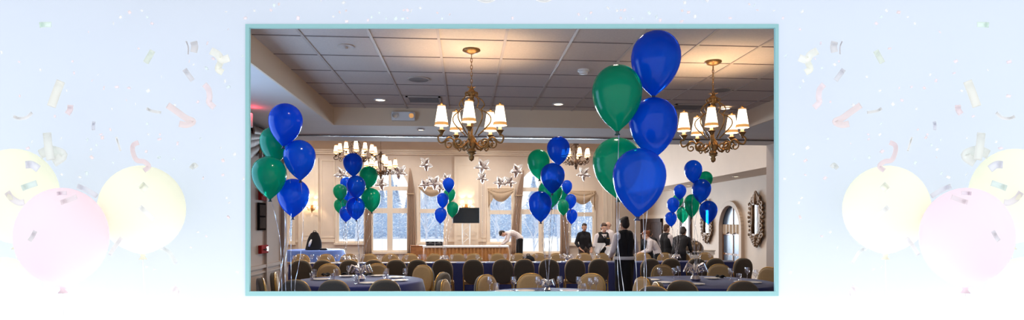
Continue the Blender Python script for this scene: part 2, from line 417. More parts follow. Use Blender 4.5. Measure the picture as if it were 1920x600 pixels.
# left wall chair rail
b = MB(); zr2 = PX(505, 497, XL).z
b.box(XL, XL + .03, Y0, 10.34, zr2 - .02, zr2 + .03); b.box(XL, XL + .02, Y0, 10.34, zr2 - .10, zr2 - .07); b.box(XL, XL + .025, Y0, 10.34, 0, .15)
b.box(XL, XL + .05, 10.34, 10.5, 0, ZS - .03); b.box(XL, XL + .035, 9.5, 9.53, .15, ZS - .03)
struct(b.build('trim_6', M['sidewall']), 'chair rail and corner trim on the tan side wall', 'moulding')
# right wall of far room with an arched recess
def rw(px, py): p = PX(px, py, XW); return p.y, p.z
ay0 = rw(1393, 420)[0]; ay1 = rw(1351, 420)[0]; ac = (ay0 + ay1) / 2; ar_ = (ay1 - ay0) / 2; az = rw(1372, 381)[1] - ar_
arch = [(ay0, .02), (ay1, .02)] + [(ac + ar_ * math.cos(t * PI / 16), az + ar_ * math.sin(t * PI / 16)) for t in range(17)]
b = MB(); b.poly([(10.5, 0), (YB, 0), (YB, 3.1), (10.5, 3.1)], [arch], lambda u, v, t: Vector((XW + t, u, v)), .15)
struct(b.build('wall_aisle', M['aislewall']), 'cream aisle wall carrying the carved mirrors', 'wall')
b = MB(); b.box(XW + .45, XW + .5, ay0 - .3, ay1 + .3, 0, 3.1); b.box(XW + .15, XW + .5, ay0 - .3, ay0 - .2, 0, 3.1); b.box(XW + .15, XW + .5, ay1 + .2, ay1 + .3, 0, 3.1)
struct(b.build('wall_niche', M['darkwood']), 'dark recess behind the arched glass door', 'wall')
# arched door
b = MB(); n = 24
pts = [(ay0, .05)] + [(ac - (ar_) * math.cos(t * PI / n), az + ar_ * math.sin(t * PI / n)) for t in range(n + 1)] + [(ay1, .05)]
for (u0, v0), (u1, v1) in zip(pts, pts[1:]): b.bar((XW - .03, u0, v0), (XW - .03, u1, v1), .12, .14)
o = struct(b.build('door_1', M['aislewall']), 'arch-topped glass door in a cream casing, aisle wall', 'door')
b = MB(); b.poly([(y, z) for y, z in arch], [], lambda u, v, t: Vector((XW + .06 + t, u, v)), .012); b.build('pane', M['arcglass'], o)
b = MB()
for f_ in (.0, .5, 1.0): yy = ay0 + .06 + (ay1 - ay0 - .12) * f_; b.box(XW + .04, XW + .08, yy - .03, yy + .03, .05, az + (ar_ * .98 if f_ == .5 else .1))
for z_ in (.1, .75, 1.35, az): b.box(XW + .04, XW + .08, ay0, ay1, z_ - .025, z_ + .025)
b.build('glazing_bar', M['cabinet'], o)
b = MB(); b.grid(lambda u, v: Vector((XW + .02 + .02 * math.sin(u * 40), ay0 + .05 + (ay1 - ay0 - .1) * u, az + .12 - v * (.22 + .08 * abs(math.sin(u * 3 * PI))))), 60, 6)
b.build('valance', M['swag'], o)
# dark wooden doors on the aisle wall
for i, (xa, xb, yt, lab) in enumerate([(1203, 1243, 410, 'wide dark wooden door near the far corner of the aisle wall'), (1277, 1297, 378, 'dark wood framed door between mirror and far corner')]):
    ya, yb_ = rw(xb, 420)[0], rw(xa, 420)[0]; yb_ = min(yb_, YB - .1)
    zt = rw((xa + xb) / 2, yt)[1]; zt = min(zt, 2.7)
    b = MB(); b.box(XW - .06, XW, ya, ya + .16, 0, zt); b.box(XW - .06, XW, yb_ - .16, yb_, 0, zt); b.box(XW - .06, XW, ya, yb_, zt - .16, zt)
    if i == 0: b.box(XW - .04, XW, ya, yb_, 0, zt)
    o = struct(b.build(f'door_{i + 2}', M['darkwood'], bevel=.01), lab, 'door')
    b = MB()
    for q in range(2):
        u0 = ya + .2 + q * ((yb_ - ya - .4) / 2 + .02); u1 = u0 + (yb_ - ya - .4) / 2 - .04
        b.box(XW - .05, XW - .02, u0, u1, .2, 1.0); b.box(XW - .05, XW - .02, u0, u1, 1.1, zt - .25)
    b.build('panel', M['darkwood'] if i == 0 else M['trim'], o)
    b = MB(); b.capsule((XW - .1, (ya + yb_) / 2 - .05, 1.0), (XW - .1, (ya + yb_) / 2 - .18, 1.0), .012, .012); b.build('door_handle', M['steel'], o)
# exterior
b = MB(); b.box(-70, 70, YB + .3, 160, -.6, -.5); struct(b.build('ground_outside', M['snow']), 'snow covered ground outside the windows', 'ground')
def hazy_tree(loc, h, lab, conifer):
    b = MB(); rnd = random.Random(int(abs(loc[0]) * 100))
    t = empty('haze_tinted_tree', loc); tag(t, lab, 'tree', 'haze-tinted trees outside the back windows')
    if conifer:
        for k in range(2600):
            f_ = rnd.random() ** 1.3; a = rnd.uniform(0, 2 * PI); rr = h * .24 * (1 - f_) * rnd.uniform(.3, 1.1) + .05
            c = Vector((rr * math.cos(a), rr * math.sin(a), h * (.06 + .94 * f_) - rr * .25)); L = h * .028 * rnd.uniform(.5, 1.4)
            d = Vector((math.cos(a), math.sin(a), rnd.uniform(-.7, .4))).normalized(); q = d.cross(Vector((rnd.uniform(-1, 1), rnd.uniform(-1, 1), 1))).normalized()
            b.bm.faces.new([b.bm.verts.new(c - q * L * .45), b.bm.verts.new(c + d * L * .4), b.bm.verts.new(c + q * L * .45), b.bm.verts.new(c - d * L)])
        b.build('foliage', M['hazetree'], t)
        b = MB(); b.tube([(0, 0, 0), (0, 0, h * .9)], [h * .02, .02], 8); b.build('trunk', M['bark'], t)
    else:
        def grow(p, d, L, r, lev):
            q = p + d * L; mid = p + d * L * .5 + Vector((rnd.uniform(-.05, .05), rnd.uniform(-.05, .05), 0)) * L
            b.tube([p, mid, q], [r, r * .85, r * .65], 5, caps=False)
            if lev < 5:
                for _ in range(3 if lev else 4):
                    nd = (d + Vector((rnd.uniform(-.8, .8), rnd.uniform(-.8, .8), rnd.uniform(-.1, .5)))).normalized()
                    grow(q if rnd.random() < .6 else mid, nd, L * rnd.uniform(.6, .8), r * .6, lev + 1)
        grow(Vector((0, 0, 0)), Vector((0, 0, 1)), h * .3, h * .016, 0)
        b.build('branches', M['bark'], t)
    return t
protos = {}
spots = []
rnd = random.Random(3)
for k in range(64):
    X = -48 + 78 * (k + rnd.uniform(-.4, .4)) / 64; Y = 92 + (k % 3) * 11 + rnd.uniform(-3, 3); spots.append((X, Y, rnd.uniform(7, 11), rnd.random() < .75))
for (X, Y, h, c) in spots:
    lab = 'conifer with painted blue grey haze in the treeline outside' if c else 'bare broadleaf tree with painted haze in the treeline outside'
    if c not in protos: protos[c] = hazy_tree((X, Y, -.5), 8, lab, c); protos[c].scale = (h / 8,) * 3
    else:
        o = copy_tree(protos[c], tree_of(protos[c])); o.location = (X, Y, -.5); o.scale = (h / 8,) * 3; o.rotation_euler = (0, 0, rnd.uniform(0, 6))
for (px, Y, h, lab) in [(1000, 36, 4.2, 'bare young tree with leaning branches outside the fifth window'), (1045, 38, 4.0, 'bare shrubby tree at the edge of the fifth window'), (800, 40, 6, 'bare tree behind the third window panes'), (935, 42, 6, 'bare tree behind the fourth window panes'), (668, 41, 6, 'bare tree behind the first window panes')]:
    p = PY(px, 440, Y); t = hazy_tree((p.x, Y, -.5), h, lab, False); t['group'] = 'bare trees close to the windows'

# ------------------------------------------------------------------ curtains
def drape(px0, px1, ptx, yt, yb, tie, lab):
    a = bw(px0, yb); c = bw(px1, yb); top = bw(ptx, yt); tz = bw(ptx, tie)[1] if tie else None
    z0, z1 = a[1], top[1]; xm = (a[0] + c[0]) / 2; hw = (c[0] - a[0]) / 2
    def f(u, v):
        z = z0 + (z1 - z0) * v
        wv = hw * (1 - .35 * v) if v < .78 else hw * .65 * max(.04, (1 - v) / .22) ** .7
        x = xm + (top[0] - xm) * v ** 2 + (2 * u - 1) * wv
        return Vector((x, YB - .13 + .05 * math.sin(u * 10 * PI) * (1 - .4 * v), z))
    t = empty('curtain', (xm, YB - .13, z0)); tag(t, lab, 'curtain', 'taupe drapes on the back windows')
    b = MB(); b.grid(f, 51, 24); o = b.build('drape', M['drape'], smooth=True); o.parent = t; o.matrix_parent_inverse = Matrix.Translation((-xm, -(YB - .13), -z0))
    s = o.modifiers.new('s', 'SOLIDIFY'); s.thickness = .012
    b = MB(); zz = z0 + (z1 - z0) * .7; xx = xm + (top[0] - xm) * .49
    b.tube([(xx + hw * .85 * math.cos(k * PI / 8), YB - .13 + .09 * math.sin(k * PI / 8), zz) for k in range(16)], .025, 6, True)
    o = b.build('tieback', M['swag']); o.parent = t; o.matrix_parent_inverse = Matrix.Translation((-xm, -(YB - .13), -z0))
drape(683, 698, 692, 350, 476, 390, 'taupe drape gathered at the near edge of the first arched window')
drape(764, 780, 769, 316, 476, 360, 'taupe drape with pointed top on the far edge of the first arched window')
drape(957, 973, 981, 320, 476, 378, 'taupe drape sweeping down beside the bending man')
drape(1049, 1066, 1057, 345, 476, 380, 'taupe drape closing the second arched window beside the black-shirted man')
def swag(px0, px1, yt, drop, lab, jab=None):
    a = bw(px0, yt); c = bw(px1, yt); zt = a[1]; s_ = 26.5 / F
    t = empty('valance', (a[0], YB - .15, zt)); tag(t, lab, 'valance', 'beige swag valances')
    inv = Matrix.Translation((-a[0], -(YB - .15), -zt))
    def f(u, v):
        x = a[0] + (c[0] - a[0]) * u; d = drop * s_ * (.25 + .75 * math.sin(PI * u))
        return Vector((x, YB - .12 - .06 * math.sin(PI * v) - .025 * math.sin(v * 12) , zt - d * v - .04 * math.sin(PI * u) * math.sin(9 * v)))
    b = MB(); b.grid(f, 24, 16); o = b.build('swag', M['swag'], t, smooth=True); o.matrix_parent_inverse = inv
    m = o.modifiers.new('s', 'SOLIDIFY'); m.thickness = .012
    b = MB(); b.tube([(a[0] - .03, YB - .12, zt), (c[0] + .03, YB - .12, zt)], .03, 8); o = b.build('rod', M['swag'], t); o.matrix_parent_inverse = inv
    for side, L in (jab or []):
        X = a[0] if side < 0 else c[0]
        def g(u, v):
            return Vector((X - side * u * .26, YB - .16 + .03 * math.sin(u * 5 * PI), zt - v * L * s_ * (1 - .55 * u)))
        b = MB(); b.grid(g, 20, 8); o = b.build('jabot', M['swag'], t, smooth=True); o.matrix_parent_inverse = inv
        m = o.modifiers.new('s', 'SOLIDIFY'); m.thickness = .012
swag(786, 834, 348, 20, 'beige swag valance over the third window, behind silver stars')
swag(915, 962, 354, 24, 'beige swag valance with side tail over the fourth window', [(-1, 36)])
swag(1067, 1115, 359, 24, 'beige swag valance with side tail over the sixth window', [(1, 36)])
swag(633, 684, 348, 20, 'beige swag valance over the first window, behind balloons')
# draped valance on the near side wall
def side_valance():
    y0, y1 = PX(470, 300, XL).y - .35, PX(500, 300, XL).y; zt, zb = 3.09, PX(490, 300, XL).z
    t = empty('valance', (XL, y0, zt)); tag(t, 'dark tasselled swag valance high on the tan side wall', 'valance')
    inv = Matrix.Translation((-XL, -y0, -zt))
    for k in range(3):
        zz = zt - .02
        def f(u, v, k=k):
            y = y0 + (y1 - y0) * u; d = .2 + .16 * k
            return Vector((XL + .05 + .05 * (2 - k) * math.sin(PI * v) + .015 * math.sin(16 * v), y, zz - d * v * (1 - .75 * u) - .05 * math.sin(14 * v) * (1 - u)))
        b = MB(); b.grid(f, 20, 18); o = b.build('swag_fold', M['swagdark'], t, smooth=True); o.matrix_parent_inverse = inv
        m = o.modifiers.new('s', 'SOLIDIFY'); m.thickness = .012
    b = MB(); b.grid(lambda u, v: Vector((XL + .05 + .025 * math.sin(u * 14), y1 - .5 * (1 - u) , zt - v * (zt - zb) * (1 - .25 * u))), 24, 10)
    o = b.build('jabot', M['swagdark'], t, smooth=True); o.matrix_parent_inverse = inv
    m = o.modifiers.new('s', 'SOLIDIFY'); m.thickness = .012
    b = MB()
    for k in range(9): y = y1 - .5 + k * .06; b.capsule((XL + .06, y, zb + (zt - zb) * .24 - k * .0), (XL + .06, y, zb + (zt - zb) * .2), .012, .018, 6)
    o = b.build('tassel_fringe', M['gold'], t); o.matrix_parent_inverse = inv
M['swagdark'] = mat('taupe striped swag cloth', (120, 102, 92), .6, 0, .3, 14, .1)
side_valance()

# ------------------------------------------------------------------ ceiling fittings
WARM3 = (1, .92, .86)
def downlight(p, lab, r=.075, energy=12, col=WARM2, ang=120, spot=True, grp='recessed downlights'):
    t = empty('downlight', p); tag(t, lab, 'ceiling light', grp)
    b = MB(); b.lathe([(r * .8, -.002), (r, -.012), (r * 1.12, -.008), (r * 1.14, 0)], (0, 0, 0), 24); b.build('trim_ring', M['white'], t, smooth=True)
    b = MB(); b.lathe([(0, -.004), (r * .82, -.006), (r * .82, 0)], (0, 0, 0), 24); b.build('lens', M['lamp'], t)
    if spot:
        l = light('downlight beam', 'SPOT', Vector(p) - Vector((0, 0, .03)), energy, col, spot_size=R(ang), spot_blend=.8, shadow_soft_size=.06)
DL = 120
downlight(PZ(713, 187, ZC) if False else W(713, 187, (ZC - CZ) * F / (420 - 187)), 'lit recessed downlight in the tiled ceiling beside the square vent', energy=DL)
downlight(W(1047, 195, (ZC - CZ) * F / (420 - 195)), 'lit recessed downlight in the tiled ceiling between chandelier and big balloons', energy=DL)
downlight(W(1360, 203, (ZC - CZ) * F / (420 - 201)), 'lit recessed downlight behind the second chandelier shades', energy=20)
for (X, Y) in [(-.9, 4.6), (1.1, 4.4), (3.2, 4.6)]: downlight((X, Y, ZC), 'added unseen downlight in the tiled ceiling ahead of the chandeliers', energy=DL)  # out-of-view downlights added as fill for the near room
downlight(W(789, 243, (ZS - CZ) * F / (420 - 243)), 'small downlight in the beam soffit left of the main chandelier', .05, DL * .6)
ZAp = ZA
downlight(W(1380, 331, (ZA - CZ) * F / (420 - 331)), 'lit aisle downlight close to the large carved mirror', .085, 18)
downlight(W(1291, 348, (ZA - CZ) * F / (420 - 348)), 'lit aisle downlight above the small carved mirror', .085, 18)
downlight(W(1257, 355, (ZA - CZ) * F / (420 - 355)), 'farthest lit aisle downlight above the buffet', .085, 18)
for X in (-6.5, -2.8, .9, 4.2):  # hidden downlights added to brighten the far room and its back wall
    for Y in (12.5, 17, 21.5, 24.7): downlight((X, Y, ZT), 'added unseen downlight in the high plaster ceiling', .085, 215, WARM3, 165)
def disc(name, px, py, z, r, m, lab, cat, prof):
    p = W(px, py, (z - CZ) * F / (420 - py)); t = empty(name, p); tag(t, lab, cat)
    for nm, pr, mm in prof: b = MB(); b.lathe(pr, (0, 0, 0), 28); b.build(nm, mm, t, smooth=False)
    return t
sp = [('rim', [(.13, 0), (.135, -.012), (.115, -.012)], M['tbar']), ('grille', [(0, -.014), (.117, -.010)], M['greyplastic'])]
disc('ceiling_speaker', 785, 148, ZC, .13, None, 'round speaker grille in the tiled ceiling left of the main chandelier', 'speaker', sp)
disc('ceiling_speaker', 1352, 168, ZC, .13, None, 'round speaker grille in the ceiling behind the second chandelier', 'speaker', sp)
sm = [('base_plate', [(0, 0), (.065, 0), (.065, -.018), (.05, -.022)], M['white']), ('sensor', [(.05, -.02), (.045, -.045), (0, -.05)], M['white'])]
disc('smoke_detector', 1094, 131, ZC, .06, None, 'white smoke detector beside the green balloon', 'smoke detector', sm)
sm2 = [('base_plate', [(0, 0), (.08, 0), (.08, -.01), (0, -.012)], M['tbar']), ('sensor', [(0.02, -.012), (.018, -.03), (0, -.032)], M['tbar'])]
disc('sprinkler', 648, 86, ZC, .06, None, 'flat sprinkler cover in the tiled ceiling above the beige wall', 'sprinkler', sm2)
def vent(p, lx, ly, lab):
    t = empty('ceiling_vent', p); tag(t, lab, 'vent')
    b = MB()
    b.box(-lx / 2, lx / 2, -ly / 2, -ly / 2 + .03, -.014, 0); b.box(-lx / 2, lx / 2, ly / 2 - .03, ly / 2, -.014, 0); b.box(-lx / 2, -lx / 2 + .03, -ly / 2, ly / 2, -.014, 0); b.box(lx / 2 - .03, lx / 2, -ly / 2, ly / 2, -.014, 0)
    b.build('frame', M['tbar'], t)
    b = MB(); b.box(-lx / 2, lx / 2, -ly / 2, ly / 2, -.003, 0); b.build('duct_opening', M['black'], t)
    b = MB()
    for k in range(7):
        y = -ly / 2 + .05 + k * (ly - .1) / 6; b.box(-lx / 2 + .03, lx / 2 - .03, y - .012, y + .012, -.012, -.008, None)
    b.build('louvre', M['greyplastic'], t)
vent(W(795, 186, (ZC - CZ) * F / (420 - 186)), .46, .4, 'dark louvred air vent in the tiled ceiling above the emergency light')
vent(W(1290, 200, (ZC - CZ) * F / (420 - 200)), .5, .4, 'dark louvred air vent beside the stacked blue balloons')
# emergency light on the coffer face
p = PY(757, 219, 8.85); t = empty('emergency_light', p); tag(t, 'white emergency light box with two round lamps on the coffer face', 'emergency light')
b = MB(); b.box(-.17, .17, -.075, 0, -.065, .065); b.build('housing', M['white'], t, bevel=.012)
for s_ in (-1, 1):
    mt = Matrix.Translation((s_ * .12, -.075, 0)) @ Matrix.Rotation(R(90), 4, 'X')
    b = MB(); b.lathe([(.045, 0), (.045, .03), (.035, .035)], (0, 0, 0), 20, mt); o = b.build('lamp_head', M['white'], t)
    b = MB(); b.lathe([(0, .03), (.034, .032)], (0, 0, 0), 20, mt); b.build('lens', M['steel'] if s_ < 0 else M['shade_band'], o)
# exit sign
p = W(447, 224, 7.4); t = empty('exit_sign', p, -TH); tag(t, 'lit red exit sign hanging under the soffit, cut by the frame edge', 'exit sign')
b = MB(); b.box(-.17, .17, -.03, .03, -.10, .08); b.build('housing', M['white'], t, bevel=.01)
b = MB(); b.box(-.02, .02, -.02, .02, .08, ZS - p.z); b.build('canopy', M['white'], t)
def text_obj(s, size, m, parent, loc, rot, ext=.003):
    cu = bpy.data.curves.new('lettering', 'FONT'); cu.body = s; cu.size = size; cu.extrude = ext; cu.align_x = 'CENTER'; cu.align_y = 'CENTER'
    tmp = bpy.data.objects.new('tmp', cu); C.objects.link(tmp); dg = bpy.context.evaluated_depsgraph_get()
    me = bpy.data.meshes.new_from_object(tmp.evaluated_get(dg)); bpy.data.objects.remove(tmp)
    o = bpy.data.objects.new('lettering', me); me.materials.clear(); me.materials.append(m); C.objects.link(o); o.parent = parent; o.location = loc; o.rotation_euler = rot; return o
text_obj('EXIT', .15, M['exitred'], t, (0, -.034, -.01), (R(90), 0, 0))
light('exit sign glow', 'POINT', p + Vector((.2, -.06, .08)), 1.2, (1, .05, .08), shadow_soft_size=.04)
# wall fittings on the left wall
M['notice'] = mat('dim printed notice', (84, 76, 72), 1, 0, .15, 30, spec=0)
M['frameblack'] = mat('matt black picture frame', (30, 26, 26), 1, 0, .1, 20, spec=0)
def wallbox(name, px0, px1, y0, y1, lab, cat, m, inner=None, depth=.05, extra=None):
    a = PX(px0, y1, XL); c = PX(px1, y0, XL); t = empty(name, (XL, (a.y + c.y) / 2, (a.z + c.z) / 2)); tag(t, lab, cat)
    hy, hz = (c.y - a.y) / 2, (c.z - a.z) / 2
    b = MB(); b.box(0, depth, -hy, hy, -hz, hz); b.build('housing' if cat != 'picture' else 'frame', m, t, bevel=.006)
    if inner: inner(t, hy, hz)
def strobe(t, hy, hz):
    b = MB(); b.box(.05, .075, -hy * .5, hy * .5, -hz * .3, hz * .6); b.build('strobe_lens', M['china'], t, bevel=.006)
wallbox('fire_alarm', 484, 493, 355, 375, 'small red fire alarm strobe above the framed picture', 'fire alarm', M['red'], strobe)
def pull(t, hy, hz):
    b = MB(); b.box(.05, .07, -hy * .4, hy * .3, -hz * .2, hz * .1); b.build('pull_handle', M['notice'], t, bevel=.004)
    b = MB(); b.box(.05, .056, hy * .4, hy * .9, -hz * .5, hz * .6); b.build('strobe_lens', M['steel'], t)
wallbox('fire_alarm', 484, 497, 459, 476, 'red fire alarm pull station with white front below the picture', 'fire alarm', M['red'], pull)
def pic(t, hy, hz):
    for s_ in (-1, 1):
        b = MB(); b.box(.03, .034, -hy * .8, hy * .8, s_ * hz * .46 - hz * .4, s_ * hz * .46 + hz * .4); b.build('picture_sheet', M['notice'], t)
wallbox('framed_picture', 482, 495, 381, 432, 'tall dark framed notice with two panes on the tan wall', 'picture', M['frameblack'], pic, .03)

# ------------------------------------------------------------------ chandeliers and sconces
def spiral(c, r0, turns, start, plane, n=22, sgn=1):
    out = []
    for k in range(n):
        f_ = k / (n - 1); a = start + sgn * turns * 2 * PI * f_; r = r0 * (1 - .8 * f_)
        out.append(Vector(c) + plane[0] * (r * math.cos(a)) + plane[1] * (r * math.sin(a)))
    return out
def shade_mesh(b, c, rt, rb, h, band=.16):
    n = 20; c = Vector(c)
    b.mi = 0; b.lathe([(rb, -h), (rt, 0)], c, n); b.mi = 1
    b.lathe([(rb * 1.015, -h), (rb * 1.015 - (rb - rt) * band, -h + h * band)], c, n); b.lathe([(rt * 1.04, -.006), (rt * 1.04, .004)], c, n)
    b.mi = 0
def chandelier(p, lab, n=5, Rr=.30, rot=0, s=1.0, drop=1.09, energy=11, dark=False, inner=0, cage=5):
    t = empty('chandelier', p); tag(t, lab, 'chandelier', 'antique gold chandeliers'); t['group'] = 'antique gold chandeliers'
    mb = M['bronze_dark'] if dark else M['bronze']
    def P(r, a, z): return Vector((r * math.sin(a), -r * math.cos(a), z))
    top = -(drop - .69 * s)       # crown level
    b = MB(); b.lathe([(.0, 0), (.085 * s, 0), (.088 * s, -.012), (.06 * s, -.032), (.02 * s, -.045), (0, -.05)], (0, 0, 0), 24); b.build('canopy', mb, t, smooth=True)
    b = MB(); k = 0; z = -.05
    while z > top + .01:
        pl = (Vector((1, 0, 0)), Vector((0, 0, 1))) if k % 2 else (Vector((0, 1, 0)), Vector((0, 0, 1)))
        b.tube([Vector((0, 0, z - .02)) + pl[0] * .009 * math.cos(a * PI / 5) + pl[1] * .022 * math.sin(a * PI / 5) for a in range(10)], .0035, 5, True)
        z -= .034; k += 1
    b.build('chain', mb, t)
    zc = top
    b = MB(); b.lathe([(0, .03), (.02, .02), (.03, 0), (.055, -.02), (.03, -.05), (.02, -.08), (.035, -.10), (.015, -.12)], (0, 0, zc), 16)
    for k in range(6):
        a = k * PI / 3; d = Vector((math.sin(a), -math.cos(a), 0))
        b.tube(spiral(Vector((0, 0, zc - .035)) + d * .05 * s, .028 * s, 1.1, PI, (d, Vector((0, 0, 1)))), .007 * s, 6)
        b.tube([Vector((0, 0, zc - .02)), Vector((0, 0, zc + .03)) + d * .02 * s, Vector((0, 0, zc + .035)) + d * .05 * s], [.006, .008, .002], 5)
    b.build('crown', mb, t, smooth=True)
    zh = zc - .46 * s
    b = MB(); b.lathe([(.008, .46 * s), (.008, .28 * s), (.03 * s, .25 * s), (.035 * s, .2 * s), (.012, .17 * s), (.012, .03 * s), (.035 * s, 0), (.055 * s, -.04 * s), (.05 * s, -.08 * s), (.03 * s, -.11 * s), (.045 * s, -.125 * s), (.045 * s, -.14 * s), (.012 * s, -.15 * s)], (0, 0, zh), 20)
    b.build('hub', mb, t, smooth=True)
    b = MB(); b.lathe([(.012, -.14 * s), (.05 * s, -.15 * s), (.02 * s, -.17 * s), (.028 * s, -.19 * s), (.022 * s, -.215 * s), (0, -.23 * s)], (0, 0, zh), 16); b.build('finial', mb, t, smooth=True)
    for k in range(cage):
        a = rot + (k + .5) * 2 * PI / cage; d = Vector((math.sin(a), -math.cos(a), 0))
        prof = [(.012, -.05), (.09, -.075), (.13, -.13), (.10, -.18), (.14, -.20), (.19, -.24), (.19, -.30), (.12, -.38), (.05, -.45)]
        sm_ = []
        for i in range(len(prof) - 1):
            for q in range(4):
                f_ = q / 4; p0 = prof[max(i - 1, 0)]; p1 = prof[i]; p2 = prof[i + 1]; p3 = prof[min(i + 2, len(prof) - 1)]
                sm_.append(tuple(.5 * (2 * p1[j] + (p2[j] - p0[j]) * f_ + (2 * p0[j] - 5 * p1[j] + 4 * p2[j] - p3[j]) * f_ * f_ + (3 * p1[j] - p0[j] - 3 * p2[j] + p3[j]) * f_ ** 3) for j in (0, 1)))
        b = MB(); b.tube([d * r_ * s + Vector((0, 0, zc + z_ * s)) for r_, z_ in sm_], .0065 * s, 6); b.build('cage_rod', mb, t, smooth=True)
    rings = [(n, Rr, 0)] + ([(inner, Rr * .55, .10 * s)] if inner else [])
    for (nn, rr, dz) in rings:
        for k in range(nn):
            a = rot + k * 2 * PI / nn; d = Vector((math.sin(a), -math.cos(a), 0)); zl = zh + .06 * s + dz
            U = Vector((0, 0, 1))
            b = MB(); f_ = rr / .30
            pts = [(.04, zh - .04 * s), (.10, zh - .10 * s), (.155, zh - .085 * s), (.19, zh - .02 * s), (.235, zh - .01 * s), (.275, zh - .05 * s), (.315, zh - .06 * s), (.335, zh - .02 * s), (.322, zh + .01 * s), (.302, zh + .0 * s)]
            sm_ = []
            for i in range(len(pts) - 1):
                for q in range(4):
                    g = q / 4; p0 = pts[max(i - 1, 0)]; p1 = pts[i]; p2 = pts[i + 1]; p3 = pts[min(i + 2, len(pts) - 1)]
                    sm_.append(tuple(.5 * (2 * p1[j] + (p2[j] - p0[j]) * g + (2 * p0[j] - 5 * p1[j] + 4 * p2[j] - p3[j]) * g * g + (3 * p1[j] - p0[j] - 3 * p2[j] + p3[j]) * g ** 3) for j in (0, 1)))
            b.tube([d * r_ * f_ + U * z_ for r_, z_ in sm_], .0095 * s, 7)
            b.tube(spiral(d * .135 * f_ + U * (zh - .055 * s), .055 * s, 1.3, PI * 1.5, (d, U)), .008 * s, 6)
            b.tube(spiral(d * .225 * f_ + U * (zh - .075 * s), .045 * s, 1.2, PI * .5, (d, U), sgn=-1), .007 * s, 6)
            b.tube([d * rr + U * (zh - .0), d * rr + U * zl], .008 * s, 6)
            arm = b.build('arm', mb, t, smooth=True)
            b = MB(); b.lathe([(.012 * s, -.045 * s), (.018 * s, -.03 * s), (.035 * s, -.006 * s), (.042 * s, 0), (.03 * s, .004 * s), (.0, .004 * s)], d * rr + U * zl, 16); b.build('drip_pan', mb, arm, smooth=True)
            b = MB(); b.lathe([(0, 0), (.016 * s, 0), (.016 * s, .07 * s), (0, .07 * s)], d * rr + U * zl, 12); b.build('candle_sleeve', M['candle'], arm, smooth=True)
            b = MB(); shade_mesh(b, d * rr + U * (zl + .235 * s), .036 * s, .066 * s, .19 * s); sh = b.build('shade', [M['shade'], M['shade_band']], t, smooth=True)
            b = MB(); b.lathe([(0, .035 * s), (.008 * s, .03 * s), (.013 * s, .018 * s), (.005 * s, .008 * s), (.004 * s, -.03 * s), (0, -.03 * s)], d * rr + U * (zl + .235 * s), 12); b.build('shade_finial', mb, sh, smooth=True)
            if energy: light('candle bulb', 'POINT', Vector(p) + d * rr + U * (zl + .205 * s), energy, WARM, shadow_soft_size=.015)
    return t
ch1 = chandelier(W(884, 93, (ZC - CZ) * F / (420 - 93)), 'main five-shade antique gold chandelier over the middle of the room', rot=R(-5), Rr=.295)
ch2 = chandelier(W(1337, 115, (ZC - CZ) * F / (420 - 115)), 'five-shade gold chandelier behind the largest balloons', rot=R(-26), s=1.0, drop=1.06, Rr=.30)
p = W(667, 300, 11.7); chandelier((p.x, p.y, ZT), 'dark many-shade chandelier above the blue and green balloon bunch', n=7, Rr=.38, rot=.2, s=.78, drop=ZT - W(667, 312, 11.7).z, energy=13, dark=True, inner=3)
p = W(714, 300, 15.0); chandelier((p.x, p.y, ZT), 'far dark chandelier before the first arched window', n=6, Rr=.36, rot=.5, s=.95, drop=ZT - W(714, 336, 15).z, energy=13, dark=True, inner=3)
p = W(1080, 300, 13.0); chandelier((p.x, p.y, ZT), 'dark chandelier half hidden by the blue balloon before the second arched window', n=7, Rr=.27, rot=.1, s=.85, drop=ZT - W(1080, 318, 13).z, energy=13, dark=True)
def sconce(px, py, yw, lab):
    p = PY(px, py, yw); t = empty('wall_sconce', p); tag(t, lab, 'wall lamp', 'twin candle wall sconces')
    b = MB(); mt = Matrix.Rotation(R(90), 4, 'X'); b.lathe([(0, .03), (.05, .025), (.07, 0)], (0, 0, 0), 18, Matrix.Translation((0, 0, -.05)) @ mt @ Matrix.Diagonal((1, 1.9, 1, 1)))
    b.tube([(0, -.03, -.18), (0, -.03, -.26)], [.03, .004], 8); b.build('backplate', M['bronze'], t, smooth=True)
    for s_ in (-1, 1):
        b = MB(); b.tube([(0, -.03, -.12), (s_ * .06, -.1, -.17), (s_ * .14, -.13, -.13), (s_ * .17, -.14, -.02)], .012, 8)
        b.tube(spiral(Vector((s_ * .1, -.11, -.1)), .05, 1.2, 0, (Vector((s_, 0, 0)), Vector((0, 0, 1)))), .01, 6)
        b.lathe([(.012, -.04), (.05, -.01), (.0, -.005)], (s_ * .17, -.14, 0), 12); a = b.build('arm', M['bronze'], t, smooth=True)
        b = MB(); b.lathe([(0, 0), (.02, 0), (.02, .08), (0, .08)], (s_ * .17, -.14, 0), 10); b.build('candle_sleeve', M['candle'], a)
        b = MB(); shade_mesh(b, (s_ * .17, -.14, .25), .055, .105, .18); b.build('shade', [M['shade'], M['shade_band']], t, smooth=True)
        light('sconce bulb', 'POINT', p + Vector((s_ * .17, -.15, .17)), 14, WARM, shadow_soft_size=.02)
sconce(585, 388, YB - .14, 'twin candle sconce on the pilaster beside the first window')
sconce(874, 386, YB - .14, 'twin candle sconce on the pilaster above the television')

